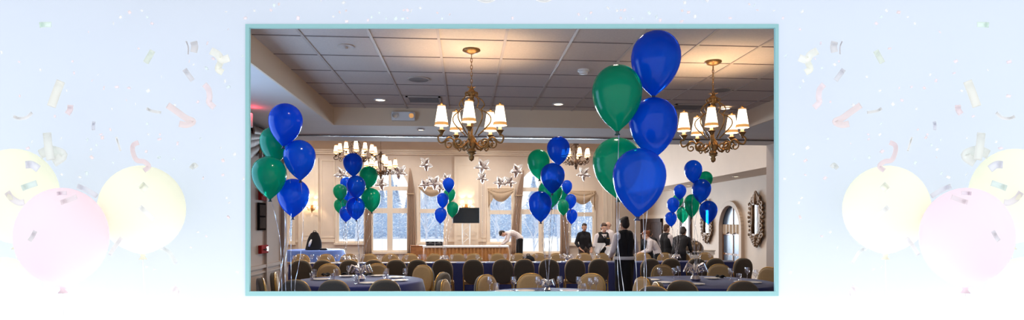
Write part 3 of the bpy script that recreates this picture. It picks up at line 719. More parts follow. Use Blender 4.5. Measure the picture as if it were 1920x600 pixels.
# ------------------------------------------------------------------ tables
def round_table(c, r, z, cloth, lab, clab, drop=.5):
    t = empty('round_table', (c.x, c.y, 0)); tag(t, lab, 'table', 'round banquet tables')
    b = MB(); b.lathe([(0, z - .03), (r - .02, z - .03), (r, z - .02), (r, z - .012), (0, z - .012)], (0, 0, 0), 40); b.build('tabletop', M['cabinet'], t)
    for k in range(4):
        a = k * PI / 2 + .4; b = MB(); b.tube([(r * .55 * math.cos(a), r * .55 * math.sin(a), 0), (r * .5 * math.cos(a), r * .5 * math.sin(a), z - .03)], .018, 8); b.build('leg', M['steel'], t)
    def wob(a, zz): return 1 + (.035 * math.sin(a * 11 + 1) + .02 * math.sin(a * 17)) * max(0, (z - .03 - zz)) / .5
    b = MB(); b.lathe([(0, z - .006), (r - .01, z - .006), (r + .004, z - .01), (r + .012, z - .03)] + [(r + .02 + .05 * k / 6, z - .03 - drop * k / 6) for k in range(1, 7)], (c.x, c.y, 0), 120, None, wob)
    o = b.build('tablecloth', cloth, smooth=True); tag(o, clab, 'tablecloth', 'round table cloths'); return o
TZ = .77
T1 = W(673, 420, 9.5); T2 = W(1030, 420, 7.45); T3 = W(1320, 420, 9.3); T4 = W(592, 420, 20.8)
round_table(T1, 1.0, TZ, M['navy'], 'round table under navy cloth beside the tan side wall', 'navy cloth on the round table beside the tan side wall', .6)
round_table(T2, .95, TZ, M['navy'], 'round table under navy cloth in the middle, at the frame bottom', 'navy cloth on the middle round table at the frame bottom', .6)
round_table(T3, 1.05, TZ, M['navy'], 'round table under navy cloth before the aisle mirrors', 'navy cloth on the round table before the aisle mirrors', .6)
round_table(T4, .95, TZ, M['bluecloth'], 'round table under light blue cloth near the back wall', 'light blue cloth on the distant round table', .35)
def rect_cloth(x0, x1, y0, y1, z, drop, m, lab, nm='tablecloth', skirt=False, grp=None):
    b = MB(); b.box(x0, x1, y0, y1, z - .008, z)
    per = []
    def seg(a, c):
        L = math.hypot(c[0] - a[0], c[1] - a[1]); n = max(4, int(L / .025))
        for k in range(n): f_ = k / n; per.append((a[0] + (c[0] - a[0]) * f_, a[1] + (c[1] - a[1]) * f_, (c[1] - a[1]) / L, -(c[0] - a[0]) / L, f_ * L))
    seg((x0, y0), (x1, y0)); seg((x1, y0), (x1, y1)); seg((x1, y1), (x0, y1)); seg((x0, y1), (x0, y0))
    N = len(per); V = []
    for (x, y, nx, ny, s_) in per:
        col = []
        for j in range(6):
            f_ = j / 5
            d = (.02 + .035 * math.sin(s_ * 44 + .6 * math.sin(s_ * 7))) * (1 if j else .4) if skirt else (.006 + f_ * (.03 + .025 * math.sin(s_ * 9 + x) + .012 * math.sin(s_ * 23)))
            col.append(b.bm.verts.new((x + nx * d, y + ny * d, z - .004 - drop * f_)))
        V.append(col)
    for i in range(N):
        for j in range(5): b._fin([b.bm.faces.new((V[i][j], V[(i + 1) % N][j], V[(i + 1) % N][j + 1], V[i][j + 1]))])
    return tag(b.build(nm, m, smooth=True), lab, 'tablecloth' if not skirt else 'table skirt', grp)
def rect_table(x0, x1, y0, y1, z, lab, grp):
    t = empty('banquet_table', ((x0 + x1) / 2, (y0 + y1) / 2, 0)); tag(t, lab, 'table', grp); hx, hy = (x1 - x0) / 2, (y1 - y0) / 2
    b = MB(); b.box(-hx, hx, -hy, hy, z - .03, z - .008); b.build('tabletop', M['cabinet'], t)
    for sx in (-1, 1):
        for sy in (-1, 1): b = MB(); b.tube([(sx * (hx - .15), sy * (hy - .1), 0), (sx * (hx - .15), sy * (hy - .1), z - .03)], .016, 8); b.build('leg', M['steel'], t)
RY0, RY1 = 13.45, 14.2
lx0 = PY(541, 490, RY0).x; lx1 = PY(1400, 490, RY0).x; n = 4
for k in range(n):
    a = lx0 + (lx1 - lx0) * k / n; c = lx0 + (lx1 - lx0) * (k + 1) / n - .03
    rect_table(a, c, RY0, RY1, TZ, f'{nth(k)} table from the side wall in the long navy row', 'tables of the long row')
    rect_cloth(a, c, RY0, RY1, TZ, .68, M['navy'], f'navy cloth on the {nth(k)} table of the long row', grp='navy cloths of the long row')
# gold skirted table
ga = PY(795, 462, 24.2); gb = PY(952, 462, 24.2); gz = ga.z
rect_table(ga.x, gb.x, 24.2, 24.95, gz, 'long display table under the gold pleated skirt', None)
rect_cloth(ga.x, gb.x, 24.2, 24.95, gz - .012, gz - .05, M['skirtgold'], 'gold pleated satin skirt around the display table', 'table_skirt', True)
b = MB(); b.box(ga.x - .05, gb.x + .05, 24.14, 25.0, gz - .008, gz + .012); b.box(ga.x - .055, gb.x + .055, 24.13, 24.145, gz - .05, gz + .01)
tag(b.build('table_runner', M['whitecloth'], bevel=.004), 'white cloth top covering the gold skirted table', 'tablecloth')
# flight cases
for i, (px, w_) in enumerate([(807, 17), (823, 15)]):
    p = PY(px, 462, 24.4); hw = w_ / 2 * 24.4 / F; t = empty('equipment_case', (p.x, 24.5, gz + .012)); tag(t, f"{'larger' if i == 0 else 'smaller'} black equipment case with steel edges on the gold skirted table", 'case')
    b = MB(); b.box(-hw, hw, -.15, .15, 0, .19); b.build('body', M['black'], t, bevel=.01)
    b = MB()
    for z_ in (.0, .1, .18): b.box(-hw - .005, hw + .005, -.157, -.15, z_, z_ + .012)
    for x_ in (-hw, hw - .02): b.box(x_, x_ + .02, -.158, -.15, 0, .19)
    b.build('edge_trim', M['steel'], t)
    b = MB(); b.tube([(-.05, -.15, .13), (-.05, -.18, .14), (.05, -.18, .14), (.05, -.15, .13)], .007, 6); b.build('handle', M['steel'], t)

# television on truss
p = PY(874, 402, 25.3); t = empty('television_stand', (p.x, 25.3, 0)); tag(t, 'white lattice truss stand holding the television', 'stand')
zt = PY(874, 404, 25.3).z; hw = .15
for sx in (-1, 1):
    for sy in (-1, 1): b = MB(); b.tube([(sx * hw, sy * hw, 0.03), (sx * hw, sy * hw, zt + .25)], .02, 8); b.build('post', M['white'], t)
b = MB(); z_ = .1; k = 0
while z_ < zt: 
    b.tube([(-hw, -hw, z_), (hw, -hw, z_ + .25)] if k % 2 else [(hw, -hw, z_), (-hw, -hw, z_ + .25)], .01, 6); b.tube([(-hw, hw, z_), (hw, hw, z_ + .25)], .01, 6); b.tube([(-hw, -hw, z_), (-hw, hw, z_ + .25)], .01, 6); b.tube([(hw, -hw, z_), (hw, hw, z_ + .25)], .01, 6); z_ += .25; k += 1
b.build('lattice', M['white'], t)
b = MB(); b.box(-.35, .35, -.35, .35, 0, .03); b.build('base_plate', M['steel'], t)
t = empty('television', (p.x, 25.08, zt)); tag(t, 'black flat screen television between the two window groups', 'television'); s_ = 25.08 / F
b = MB(); b.box(-25 * s_, 25 * s_, 0, .06, -14.5 * s_, 14.5 * s_); b.build('casing', M['black'], t, bevel=.01)
b = MB(); b.box(-24 * s_, 24 * s_, -.004, 0, -13 * s_, 13.5 * s_); b.build('screen', M['screen'], t)
# black bag on far round table
p = PZ(587, 468.5, TZ); t = empty('garment_bag', p); tag(t, 'black bag slumped upright on the light blue round table', 'bag')
b = MB()
def bagf(u, v):
    a = 2 * PI * u; h = .58; wv = .27 * (1 - .55 * v ** 2.2) * (1 + .06 * math.sin(3 * a + 4 * v)); 
    return Vector((wv * math.cos(a) + .06 * v, .13 * (1 - .5 * v ** 2) * math.sin(a), h * v))
b.grid(bagf, 28, 12, True); b.sphere((.06, 0, .54), .12, 10, (1, .6, .7)); b.build('body', M['blackcloth'], t, smooth=True)
b = MB(); b.tube([(-.1, -.13, .12), (-.06, -.15, .25), (-.02, -.13, .36)], [.03, .045, .02], 8); b.build('white_lining', M['whitecloth'], t, smooth=True)
b = MB(); b.tube([(.0, -.05, .58), (.04, -.05, .66), (.1, -.05, .66), (.14, -.05, .57)], .012, 6); b.build('handle', M['blackcloth'], t)
t = empty('camera_bag', PZ(608, 468.8, TZ) + Vector((0, -.1, 0))); tag(t, 'tiny black pouch lying on the light blue round table', 'pouch')
b = MB(); b.box(-.12, .12, -.06, .06, 0, .06); b.build('body', M['blackcloth'], t, bevel=.02)
b = MB(); b.box(-.121, .121, -.062, .0, .03, .065); b.build('flap', M['black'], t, bevel=.01)

# ------------------------------------------------------------------ chairs
def backshape(k, n, w_=.215, z0=.40, z1=.92):
    a = 2 * PI * k / n; cz = (z0 + z1) / 2; hz = (z1 - z0) / 2; e = .8
    c, s_ = math.cos(a), math.sin(a)
    return (math.copysign(abs(c) ** e, c) * w_ * (1 - .06 * (s_ < 0) * abs(s_)), cz + math.copysign(abs(s_) ** e, s_) * hz)
def make_chair():
    t = empty('banquet_chair', (0, 0, 0)); tag(t, 'x', 'chair', 'x')       # faces +Y, back at y=-.22
    b = MB(); n = 36
    outer = [backshape(k, n) for k in range(n)]
    def lay(sc_, y):
        return [b.bm.verts.new((x * sc_, y - .10 * (z - .45) , .66 + (z - .66) * sc_)) for x, z in outer]
    L = [lay(.85, -.262), lay(.97, -.255), lay(1.0, -.235), lay(1, -.205), lay(.95, -.185), lay(.6, -.175)]
    for a, c in zip(L, L[1:]):
        for k in range(n): b.bm.faces.new((a[k], a[(k + 1) % n], c[(k + 1) % n], c[k]))
    b.bm.faces.new(L[0][::-1]); b.bm.faces.new(L[-1])
    b.build('backrest', M['chairfab'], t, smooth=True)
    b = MB(); L = [lay(.97, -.19), lay(.95, -.172), lay(.8, -.158), lay(.4, -.15)]
    for a, c in zip(L, L[1:]):
        for k in range(n): b.bm.faces.new((a[k], a[(k + 1) % n], c[(k + 1) % n], c[k]))
    b.bm.faces.new(L[0][::-1]); b.bm.faces.new(L[-1]); b.build('back_pad', M['chairtan'], t, smooth=True)
    b = MB(); b.tube([(x * .99, -.193 - .10 * (z - .45), .66 + (z - .66) * .99) for x, z in outer], .010, 8, True); b.build('back_frame', M['gold'], t, smooth=True)
    b = MB()
    def st(u, v):
        a = 2 * PI * u; e = .55; c, s_ = math.cos(a), math.sin(a); rr = math.sin(PI * v) ** .35
        return Vector((math.copysign(abs(c) ** e, c) * .215 * rr, math.copysign(abs(s_) ** e, s_) * .215 * rr, .44 - .035 * math.cos(PI * v)))
    b.grid(st, 28, 9, True); b.build('seat', M['chairtan'], t, smooth=True)
    b = MB(); b.tube([(-.2, -.19, .40), (.2, -.19, .40), (.2, .19, .40), (-.2, .19, .40)], .011, 8, True); b.build('seat_frame', M['gold'], t)
    for sx in (-1, 1):
        b = MB(); b.tube([(sx * .19, .19, .41), (sx * .2, .21, 0)], [.014, .011], 8); b.build('leg', M['gold'], t)
        b = MB(); b.tube([(sx * .205, -.235, .62), (sx * .2, -.21, .42), (sx * .2, -.23, .2), (sx * .21, -.28, 0)], [.012, .014, .013, .011], 8); b.build('leg', M['gold'], t)
    return t
chair0 = make_chair(); ctree = tree_of(chair0); used = [False]
def chair(pos, ang, lab, grp):
    if not used[0]: o = chair0; used[0] = True
    else: o = copy_tree(chair0, ctree)
    o.location = (pos.x, pos.y, 0); o.rotation_euler = (0, 0, ang); o['label'] = lab; o['group'] = grp
def face(pos, tgt): d = tgt - pos; return math.atan2(-d.x, d.y)
def around(px, D, T, lab, grp, tw=0):
    p = W(px, 420, D); chair(p, face(p, T) + tw, lab, grp)
g1 = 'chairs around the round table by the side wall'
around(567, 8.15, T1, 'taupe chair seen from behind, first of three before the side-wall round table', g1, .25)
around(634, 8.1, T1, 'taupe chair seen from behind, second of three before the side-wall round table', g1)
around(718, 8.15, T1, 'taupe chair seen from behind, third of three before the side-wall round table', g1, -.15)
around(526, 8.35, T1, 'chair seen edge-on, its back catching blue light against the tan wall', g1, -.45)
around(547, 9.2, T1, 'dark chair between the tan wall and the round table', g1, .0)
around(803, 9.2, T1, 'gold edged chair turned side-on at the open end of the side-wall table', g1, -.1)
around(623, 10.85, T1, 'chair across the side-wall round table, first along its far side', g1)
around(703, 10.9, T1, 'chair across the side-wall round table, second along its far side', g1)
around(779, 10.5, T1, 'chair across the side-wall round table, third along its far side', g1, .2)
g2 = 'chairs around the middle round table'
around(934, 8.55, T2, 'tan-seated chair across the middle table, first along its far side', g2, .3)
around(1000, 8.7, T2, 'tan chair facing us across the middle table behind the ribbon', g2)
around(1100, 8.7, T2, 'tan chair facing us across the middle table, last along its far side', g2)
around(866, 7.9, T2, 'chair peeking up at the frame bottom below the main chandelier', g2, .2)
around(1178, 8.2, T2, 'chair turned side-on just below the standing waitress', g2, -.2)
around(1196, 7.6, T2, 'chair nearer the frame bottom below the standing waitress', g2, -.1)
g3 = 'chairs around the round table by the mirrors'
around(1286, 8.0, T3, 'chair seen from behind, middle one before the mirror-side table', g3)
around(1380, 7.95, T3, 'chair seen from behind nearest the jamb, before the mirror-side table', g3)
around(1232, 7.35, T3, 'chair just showing at the frame bottom before the mirror-side table', g3, .15)
around(1252, 10.6, T3, 'chair across the mirror-side table, first along its far side', g3)
around(1346, 10.75, T3, 'chair across the mirror-side table, middle of its far side', g3)
around(1427, 10.1, T3, 'chair across the mirror-side table, close to the jamb', g3)
near = [571, 612, 659, 706, 745, 785, 832, 887, 943, 981, 1028, 1076, 1118, 1212, 1252, 1299, 1332, 1382]
for i, px in enumerate(near):
    p = PY(px, 420, 12.75); chair(p, R(random.uniform(-5, 5)), f'taupe chair seen from behind, {nth(i)} from the side wall along the long row', 'near side chairs of the long row')
far = [560, 607, 652, 688, 731, 767, 813, 856, 888, 935, 973, 1012, 1047, 1098, 1135, 1210, 1252, 1284, 1330]
for i, px in enumerate(far):
    p = PY(px, 420, 14.75); chair(p, PI + R(random.uniform(-5, 5)), f'tan chair across the long row, {nth(i)} from the side wall along its far side', 'far side chairs of the long row')
# black backpack on a far chair
p = PY(991, 484, 14.55); t = empty('backpack', (p.x, 14.62, .47)); tag(t, 'round black backpack resting on a chair before the bending man', 'bag')
b = MB(); b.sphere((0, 0, .21), .21, 14, (.75, .5, 1)); b.sphere((0, -.02, .30), .16, 12, (1, .6, .75)); o = b.build('body', M['blackcloth'], t, smooth=True)
b = MB(); b.sphere((0, -.1, .14), .11, 10, (.9, .4, 1)); b.build('pocket', M['black'], t, smooth=True)
b = MB(); b.tube([(-.04, 0, .41), (-.03, 0, .45), (.03, 0, .45), (.04, 0, .41)], .01, 6); b.build('handle', M['black'], t)

# ------------------------------------------------------------------ tableware
def make_goblet():
    t = empty('water_goblet', (0, 0, 0)); tag(t, 'x', 'glass', 'x')
    b = MB(); b.lathe([(0, .004), (.036, .003), (.036, 0), (0, 0)], (0, 0, 0), 18); b.lathe([(.034, .004), (.008, .012), (.005, .03), (.005, .075), (.012, .085)], (0, 0, 0), 18); b.build('stem', M['goblet'], t, smooth=True)
    b = MB(); b.lathe([(.01, .083), (.032, .1), (.041, .13), (.040, .165), (.036, .19)], (0, 0, 0), 20); b.build('bowl', M['goblet'], t, smooth=True); return t
def make_tumbler():
    t = empty('tumbler', (0, 0, 0)); tag(t, 'x', 'glass', 'x')
    b = MB(); b.lathe([(0, .012), (.034, .012), (.034, .0), (.036, .0), (.042, .12)], (0, 0, 0), 20); b.build('bowl', M['goblet'], t, smooth=True)
    b = MB(); b.lathe([(0, 0), (.034, 0), (.034, .011), (0, .011)], (0, 0, 0), 20); b.build('foot', M['goblet'], t); return t
def make_plate():
    b = MB(); b.lathe([(0, .006), (.07, .006), (.125, .02), (.128, .018), (.075, 0), (0, 0)], (0, 0, 0), 32); return tag(b.build('dinner_plate', M['china'], smooth=True), 'x', 'plate')
def make_napkin():
    b = MB(); b.grid(lambda u, v: Vector(((u - .5) * .16 * (1 - .4 * v), (v - .5) * .12, .03 * math.sin(PI * v) + .012 * math.sin(u * 9) + .012)), 14, 10)
    o = b.build('folded_napkin', M['blackcloth'], smooth=True); m = o.modifiers.new('s', 'SOLIDIFY'); m.thickness = .012; return tag(o, 'x', 'napkin')
PRO = {'goblet': make_goblet(), 'tumbler': make_tumbler(), 'plate': make_plate(), 'napkin': make_napkin()}
PT = {k: tree_of(v) for k, v in PRO.items()}; PU = set()
def put(kind, p, lab, grp):
    if kind in PU: o = copy_tree(PRO[kind], PT[kind])
    else: o = PRO[kind]; PU.add(kind)
    o.location = p; o.rotation_euler = (0, 0, random.uniform(0, 6)); o['label'] = lab; o['group'] = grp
ZP = TZ - .004
gx = [552, 566, 585, 597, 618, 632, 664, 671, 680, 710, 731, 751, 762, 787, 795, 835, 847, 873, 895, 918, 948, 962, 984, 1006, 1031, 1052, 1060, 1073, 1087, 1110, 1122, 1143, 1241, 1257, 1268, 1295, 1310, 1331, 1364, 1378]
for i, px in enumerate(gx):
    p = PY(px, 480, RY0 + .2 + (i % 3) * .17); put('goblet', Vector((p.x, p.y, ZP + .004)), f'water goblet on the long navy row, {nth(i)} from the side wall', 'goblets on the long row')
px_ = [571, 612, 659, 706, 745, 785, 832, 887, 943, 981, 1028, 1076, 1118, 1252, 1299, 1332, 1382]
for i, px in enumerate(px_):
    p = PY(px + 14, 480, RY0 + .17); put('plate', Vector((p.x, p.y, ZP + .004)), f'white plate on the long navy row, {nth(i)} from the side wall', 'plates on the long row')
def on(px, py): return PZ(px, py, TZ - .006)
tn = [('by the side wall', 'T1', [('tumbler', 586, 525), ('tumbler', 589, 518), ('tumbler', 624, 527), ('tumbler', 631, 517), ('tumbler', 669, 533), ('tumbler', 671, 517), ('tumbler', 723, 523), ('tumbler', 725, 516), ('goblet', 760, 525), ('goblet', 654, 519)]),
      ('in the middle', 'T2', [('goblet', 918, 545), ('tumbler', 930, 548), ('goblet', 963, 545), ('goblet', 1008, 545), ('tumbler', 1021, 548), ('goblet', 1049, 544), ('goblet', 1085, 545), ('tumbler', 1094, 549), ('goblet', 1107, 548), ('goblet', 1118, 546)]),
      ('by the mirrors', 'T3', [('goblet', 1237, 524), ('goblet', 1264, 524), ('goblet', 1272, 520), ('goblet', 1316, 520), ('goblet', 1370, 525), ('tumbler', 1385, 527), ('goblet', 1401, 523), ('goblet', 1417, 529)])]
for where, T, L in tn:
    cnt = {}
    for kind, px, py in L:
        cnt[kind] = cnt.get(kind, 0) + 1
        nm = 'stemmed goblet' if kind == 'goblet' else 'straight tumbler'
        put(kind, on(px, py), f'{nm} on the round table {where}, {ORD[cnt[kind] - 1]} along from the side-wall end', 'glasses on the round tables')
pl = [('by the side wall', [(603, 525), (650, 519), (708, 518), (744, 521), (690, 532), (750, 527)]), ('in the middle', [(945, 549), (985, 547), (1068, 547)]), ('by the mirrors', [(1222, 526), (1245, 531), (1335, 523), (1392, 530), (1305, 534), (1412, 531)])]
for where, L in pl:
    for i, (px, py) in enumerate(L): put('plate', on(px, py), f'white plate on the round table {where}, {ORD[i]} of those there', 'plates on the round tables')
for i, (px, py, wh) in enumerate([(610, 517, 'side-wall'), (647, 516, 'side-wall'), (692, 517, 'side-wall'), (1350, 521, 'mirror-side')]):
    put('napkin', on(px, py), f"black folded napkin on the {wh} round table{['', ', next to the tall tumblers', ', beyond the foil weight', ''][i]}", 'black napkins')

# ------------------------------------------------------------------ balloons in the hall
def balloon_prof(a):
    pr = [(0, a * .98)]
    for k in range(1, 9): t_ = PI / 2 * k / 8; pr.append((a * math.sin(t_), a * .98 * math.cos(t_)))
    for k in range(1, 13):
        u = k / 12; pr.append((max(.012 * a / .14, a * (1 - u ** 2.0) ** .80), -a * 1.52 * u))
    return pr
def balloon(px, cy, w_, D, col, lab, grp, wt, h_=None, dev=0):
    s_ = D / F; a = w_ / 2 * s_; hh = (h_ or w_ * 1.25) * s_
    p = W(px, cy, D); t = empty('balloon', p); tag(t, lab, 'balloon', grp)
    sc_ = hh / (a * 2.5)
    tilt = Euler((R(random.uniform(-3, 3)), R(random.uniform(-5, 5)), random.uniform(0, 6))).to_matrix().to_4x4()
    off = .27 * a * sc_
    b = MB(); b.lathe([(r, z * sc_ + off) for r, z in balloon_prof(a)], (0, 0, 0), 32, tilt); b.build('body', M[col], t, smooth=True)
    zb = -1.52 * a * sc_ + off
    k_ = a / .14
    b = MB(); b.lathe([(.010 * k_, 0), (.012 * k_, -.005), (.008 * k_, -.010), (.018 * k_, -.022), (.014 * k_, -.024), (0, -.015)], (0, 0, zb), 12, tilt); b.build('knot', M[col + 'knot'], t, smooth=True)
    # curling ribbon to the weight
    kp = tilt @ Vector((0, 0, zb - .012)); end = Vector(wt) - p
    back = DV * (a * 1.15) if dev else Vector((0, 0, 0))
    pts = []; n = 40
    for i in range(n + 1):
        f_ = i / n; q = kp.lerp(end, f_) + back * math.sin(PI * min(1, f_ * 2.2)) * (1 if f_ < .455 else 0) + RV * (.012 * math.sin(f_ * 9 + px) * (1 - f_))
        pts.append(q)
    wd = .0022 if D < 6 else .003 if D < 11 else .004
    b = MB()
    V = []
    for i, q in enumerate(pts):
        an = i * .9; d = Vector((math.cos(an), math.sin(an), 0)) * wd
        V.append((b.bm.verts.new(q - d), b.bm.verts.new(q + d)))
    for u, v in zip(V, V[1:]): b.bm.faces.new((u[0], u[1], v[1], v[0]))
    o = b.build('ribbon', M['ribbon'], t); m = o.modifiers.new('s', 'SOLIDIFY'); m.thickness = .0012
    return t
def weight(p, lab, s_=1.0):
    t = empty('balloon_weight', p); tag(t, lab, 'balloon weight', 'silver foil balloon weights')
    b = MB(); b.lathe([(0, 0), (.035 * s_, .0), (.045 * s_, .02 * s_), (.03 * s_, .05 * s_), (.012 * s_, .065 * s_)], (0, 0, 0), 14, None, lambda a, z: 1 + .15 * math.sin(a * 6)); b.build('foil_body', M['silver'], t)
    b = MB(); rn = random.Random(5)
    for k in range(26):
        a = k * 2 * PI / 9.3; d = Vector((math.cos(a), math.sin(a), 0)); q = rn.uniform(.5, 1.25)
        b.tube([Vector((0, 0, .06 * s_)), d * .03 * s_ + Vector((0, 0, .11 * s_ * q)), d * .07 * s_ * q + Vector((0, 0, .13 * s_ * q)), d * .1 * s_ * q + Vector((0, 0, .08 * s_))], [.006, .014, .013, .004], 5)
    b.build('foil_tuft', M['silver'], t)
pos5 = ['topmost', 'second highest', 'middle', 'second lowest', 'lowest']
def bunch(desc, wdesc, wt, L, ws=1.0):
    """L: (px, cy, w, h, D, colour); order top to bottom"""
    names = pos5 if len(L) == 5 else ['topmost', 'second highest', 'second lowest', 'lowest']
    if ws: weight(wt, wdesc, ws)
    for i, (px, cy, w_, h_, D, col) in enumerate(L):
        balloon(px, cy, w_, D, col, f'{names[i]} balloon, {"emerald green" if col == "green" else "deep blue"}, in the {desc}', f'balloons of the {desc}', Vector(wt) + Vector((0, 0, .06)), h_, dev=i < len(L) - 1)
pz = W(1192, 560, 3.62); pz.z = 0
bunch('largest bunch, nearest to the opening', 'foil weight on the carpet under the largest balloon bunch', pz,
      [(1229, 119, 92, 122, 3.75, 'blue'), (1157, 184, 93, 124, 3.60, 'green'), (1225, 239, 90, 112, 3.72, 'blue'), (1157, 315, 90, 114, 3.85, 'green'), (1198, 342, 99, 128, 3.42, 'blue')])
pz = W(540, 560, 5.4); pz.z = 0
bunch('bunch before the tan side wall', 'foil weight on the carpet under the side-wall balloon bunch', pz,
      [(535, 234, 61, 80, 5.25, 'blue'), (514, 273, 50, 70, 5.65, 'green'), (562, 300, 58, 75, 5.35, 'blue'), (505, 333, 62, 80, 5.3, 'green'), (550, 371, 58, 72, 5.5, 'blue')])
bunch('bunch over the side-wall round table', 'silver foil weight with tuft on the side-wall round table', on(676, 526),
      [(662, 309, 36, 44, 9.4, 'blue'), (691, 333, 34, 43, 9.7, 'green'), (668, 351, 35, 44, 9.2, 'blue'), (696, 375, 36, 45, 9.5, 'green'), (667, 391, 35, 43, 9.35, 'blue')], 1.6)
wp = PY(648, 488, 13.85); wp.z = TZ
bunch('smaller bunch half hidden behind the side-wall table balloons', 'foil weight on the long row behind the side-wall table', wp,
      [(650, 347, 24, 30, 13.7, 'blue'), (638, 361, 26, 32, 13.4, 'green'), (655, 374, 25, 32, 13.9, 'blue'), (640, 387, 27, 31, 13.7, 'green'), (649, 401, 25, 30, 13.3, 'blue')])
wp = PY(833, 488, 13.85); wp.z = TZ
bunch('small bunch beside the television', 'foil weight on the long row below the television', wp,
      [(841, 347, 22, 28, 13.6, 'blue'), (843, 366, 22, 28, 14.0, 'green'), (830, 376, 22, 29, 13.7, 'blue'), (848.5, 393, 23, 30, 13.8, 'green'), (826, 404, 23, 30, 13.5, 'blue')])
bunch('bunch before the second arched window', 'foil weight on the middle round table', W(1027, 536, 7.6) * 1.0 if False else Vector((W(1027, 420, 7.9).x, W(1027, 420, 7.9).y, TZ)),
      [(1047, 283, 43, 54, 7.7, 'blue'), (1010, 308, 42, 56, 7.9, 'green'), (1036, 334, 46, 57, 7.45, 'blue'), (1032, 363, 45, 54, 7.95, 'green'), (1013, 387, 44, 58, 7.5, 'blue')])
wp = PY(1064, 488, 13.85); wp.z = TZ
bunch('small bunch before the black-shirted man', 'foil weight on the long row near the black-shirted man', wp,
      [(1063, 351, 20, 27, 13.8, 'blue'), (1054, 370, 20, 27, 14.0, 'green'), (1070, 378, 21, 29, 13.6, 'blue'), (1056, 389, 22, 30, 13.4, 'green'), (1072, 406, 21, 28, 13.8, 'blue')])
bunch('bunch before the small carved mirror', 'silver foil weight with tuft on the mirror-side round table', on(1304, 527),
      [(1300, 322, 33, 44, 9.3, 'blue'), (1323, 338, 26, 34, 9.7, 'green'), (1315, 358, 35, 45, 9.2, 'blue'), (1297, 386, 28, 44, 9.6, 'green'), (1328, 398, 33, 44, 9.4, 'blue')], 1.8)
wp = PY(1268, 488, 13.85); wp.z = TZ
bunch('small bunch above the buffet waiters', 'foil weight on the long row before the buffet waiters', wp,
      [(1275, 360, 23, 29, 13.8, 'blue'), (1271, 377, 20, 27, 14.1, 'green'), (1262, 385, 23, 30, 13.6, 'blue'), (1280, 403, 22, 30, 13.5, 'green'), (1258, 411, 22, 28, 13.8, 'blue')])
# silver stars
def star(px, py, size, rz, lab, D=19.5, tilt=0, base=None):
    p = W(px, py, D); t = empty('star_balloon', p); tag(t, lab, 'star balloon', 'silver foil star balloons')
    b = MB(); Rr = size / 2 * D / F * 1.3; n = 10; N = 60
    def rad(a):
        k = (a / (2 * PI / 5)) % 1; k = abs(k - .5) * 2     # 1 at tip
        return Rr * (.46 + .54 * k ** 1.5)
    def f(sgn):
        rings = []
        for j in range(8):
            q = j / 7; ring = []
            for i in range(N):
                a = 2 * PI * i / N; r_ = rad(a) * q
                th = .34 * Rr * math.sqrt(max(0, 1 - q ** 2)) * (.85 + .15 * math.cos(a * 5))
                ring.append(Vector((r_ * math.sin(a), sgn * th, -r_ * math.cos(a))))
            rings.append(ring)
        return rings
    mt = Euler((tilt, R(random.uniform(-8, 8)), rz)).to_matrix()
    for sgn in (-1, 1):
        rg = f(sgn); V = [[b.bm.verts.new(mt @ v) for v in ring] for ring in rg[1:]]
        c = b.bm.verts.new(mt @ rg[0][0])
        for i in range(N): b.bm.faces.new((c, V[0][i], V[0][(i + 1) % N]))
        for u, v in zip(V, V[1:]):
            for i in range(N): b.bm.faces.new((u[i], u[(i + 1) % N], v[(i + 1) % N], v[i]))
    bmesh.ops.remove_doubles(b.bm, verts=b.bm.verts[:], dist=1e-4)
    b.build('foil_body', M['silver'], t, smooth=True)
    b = MB(); q = mt @ Vector((0, 0, -Rr * .45)); dz = p.z - (base if base else .02)
    b.tube([q, q + Vector((.02, 0, -dz * .4)), q + Vector((0, 0, -dz + Rr * .5))], .0016, 5); b.build('ribbon', M['ribbon'], t)
    return t
SB = 'silver foil star balloon '
for (px, py, s_, rz, til, lab) in [
    (641, 326, 26, .5, .3, SB + 'behind the balloon bunch of the side-wall table'), (714, 344, 24, -.4, .5, SB + 'just below the far dark chandelier'), (749, 322, 27, .4, .5, SB + 'before the first arched window top'),
    (798, 307, 24, -.5, .4, SB + 'floating highest over the third window'), (797, 345, 20, .3, .4, SB + 'first of the low row over the third window'), (814, 342, 27, -.2, .5, SB + 'biggest of the low row over the third window'), (826, 352, 18, .6, .5, SB + 'lowest over the third window beside blue balloons'), (837, 334, 18, .2, .3, SB + 'just above the small bunch beside the television'),
    (905, 311, 27, .3, .5, SB + 'floating highest right above the television'), (904, 333, 20, -.4, .4, SB + 'hanging below another star above the television'),
    (938, 341, 22, .2, .5, SB + 'first of three clustered over the fourth window'), (956, 340, 21, -.5, .5, SB + 'second of three clustered over the fourth window'), (969, 319, 24, .5, .4, SB + 'highest of three clustered beside the arched window'), (1095, 325, 25, -.4, .4, SB + 'alone over the sixth window')]:
    star(px, py, s_, rz, lab, 19.5 + .55 * (int(px) % 3 - 1) + (.5 if px in (904, 814) else 0), tilt=til)

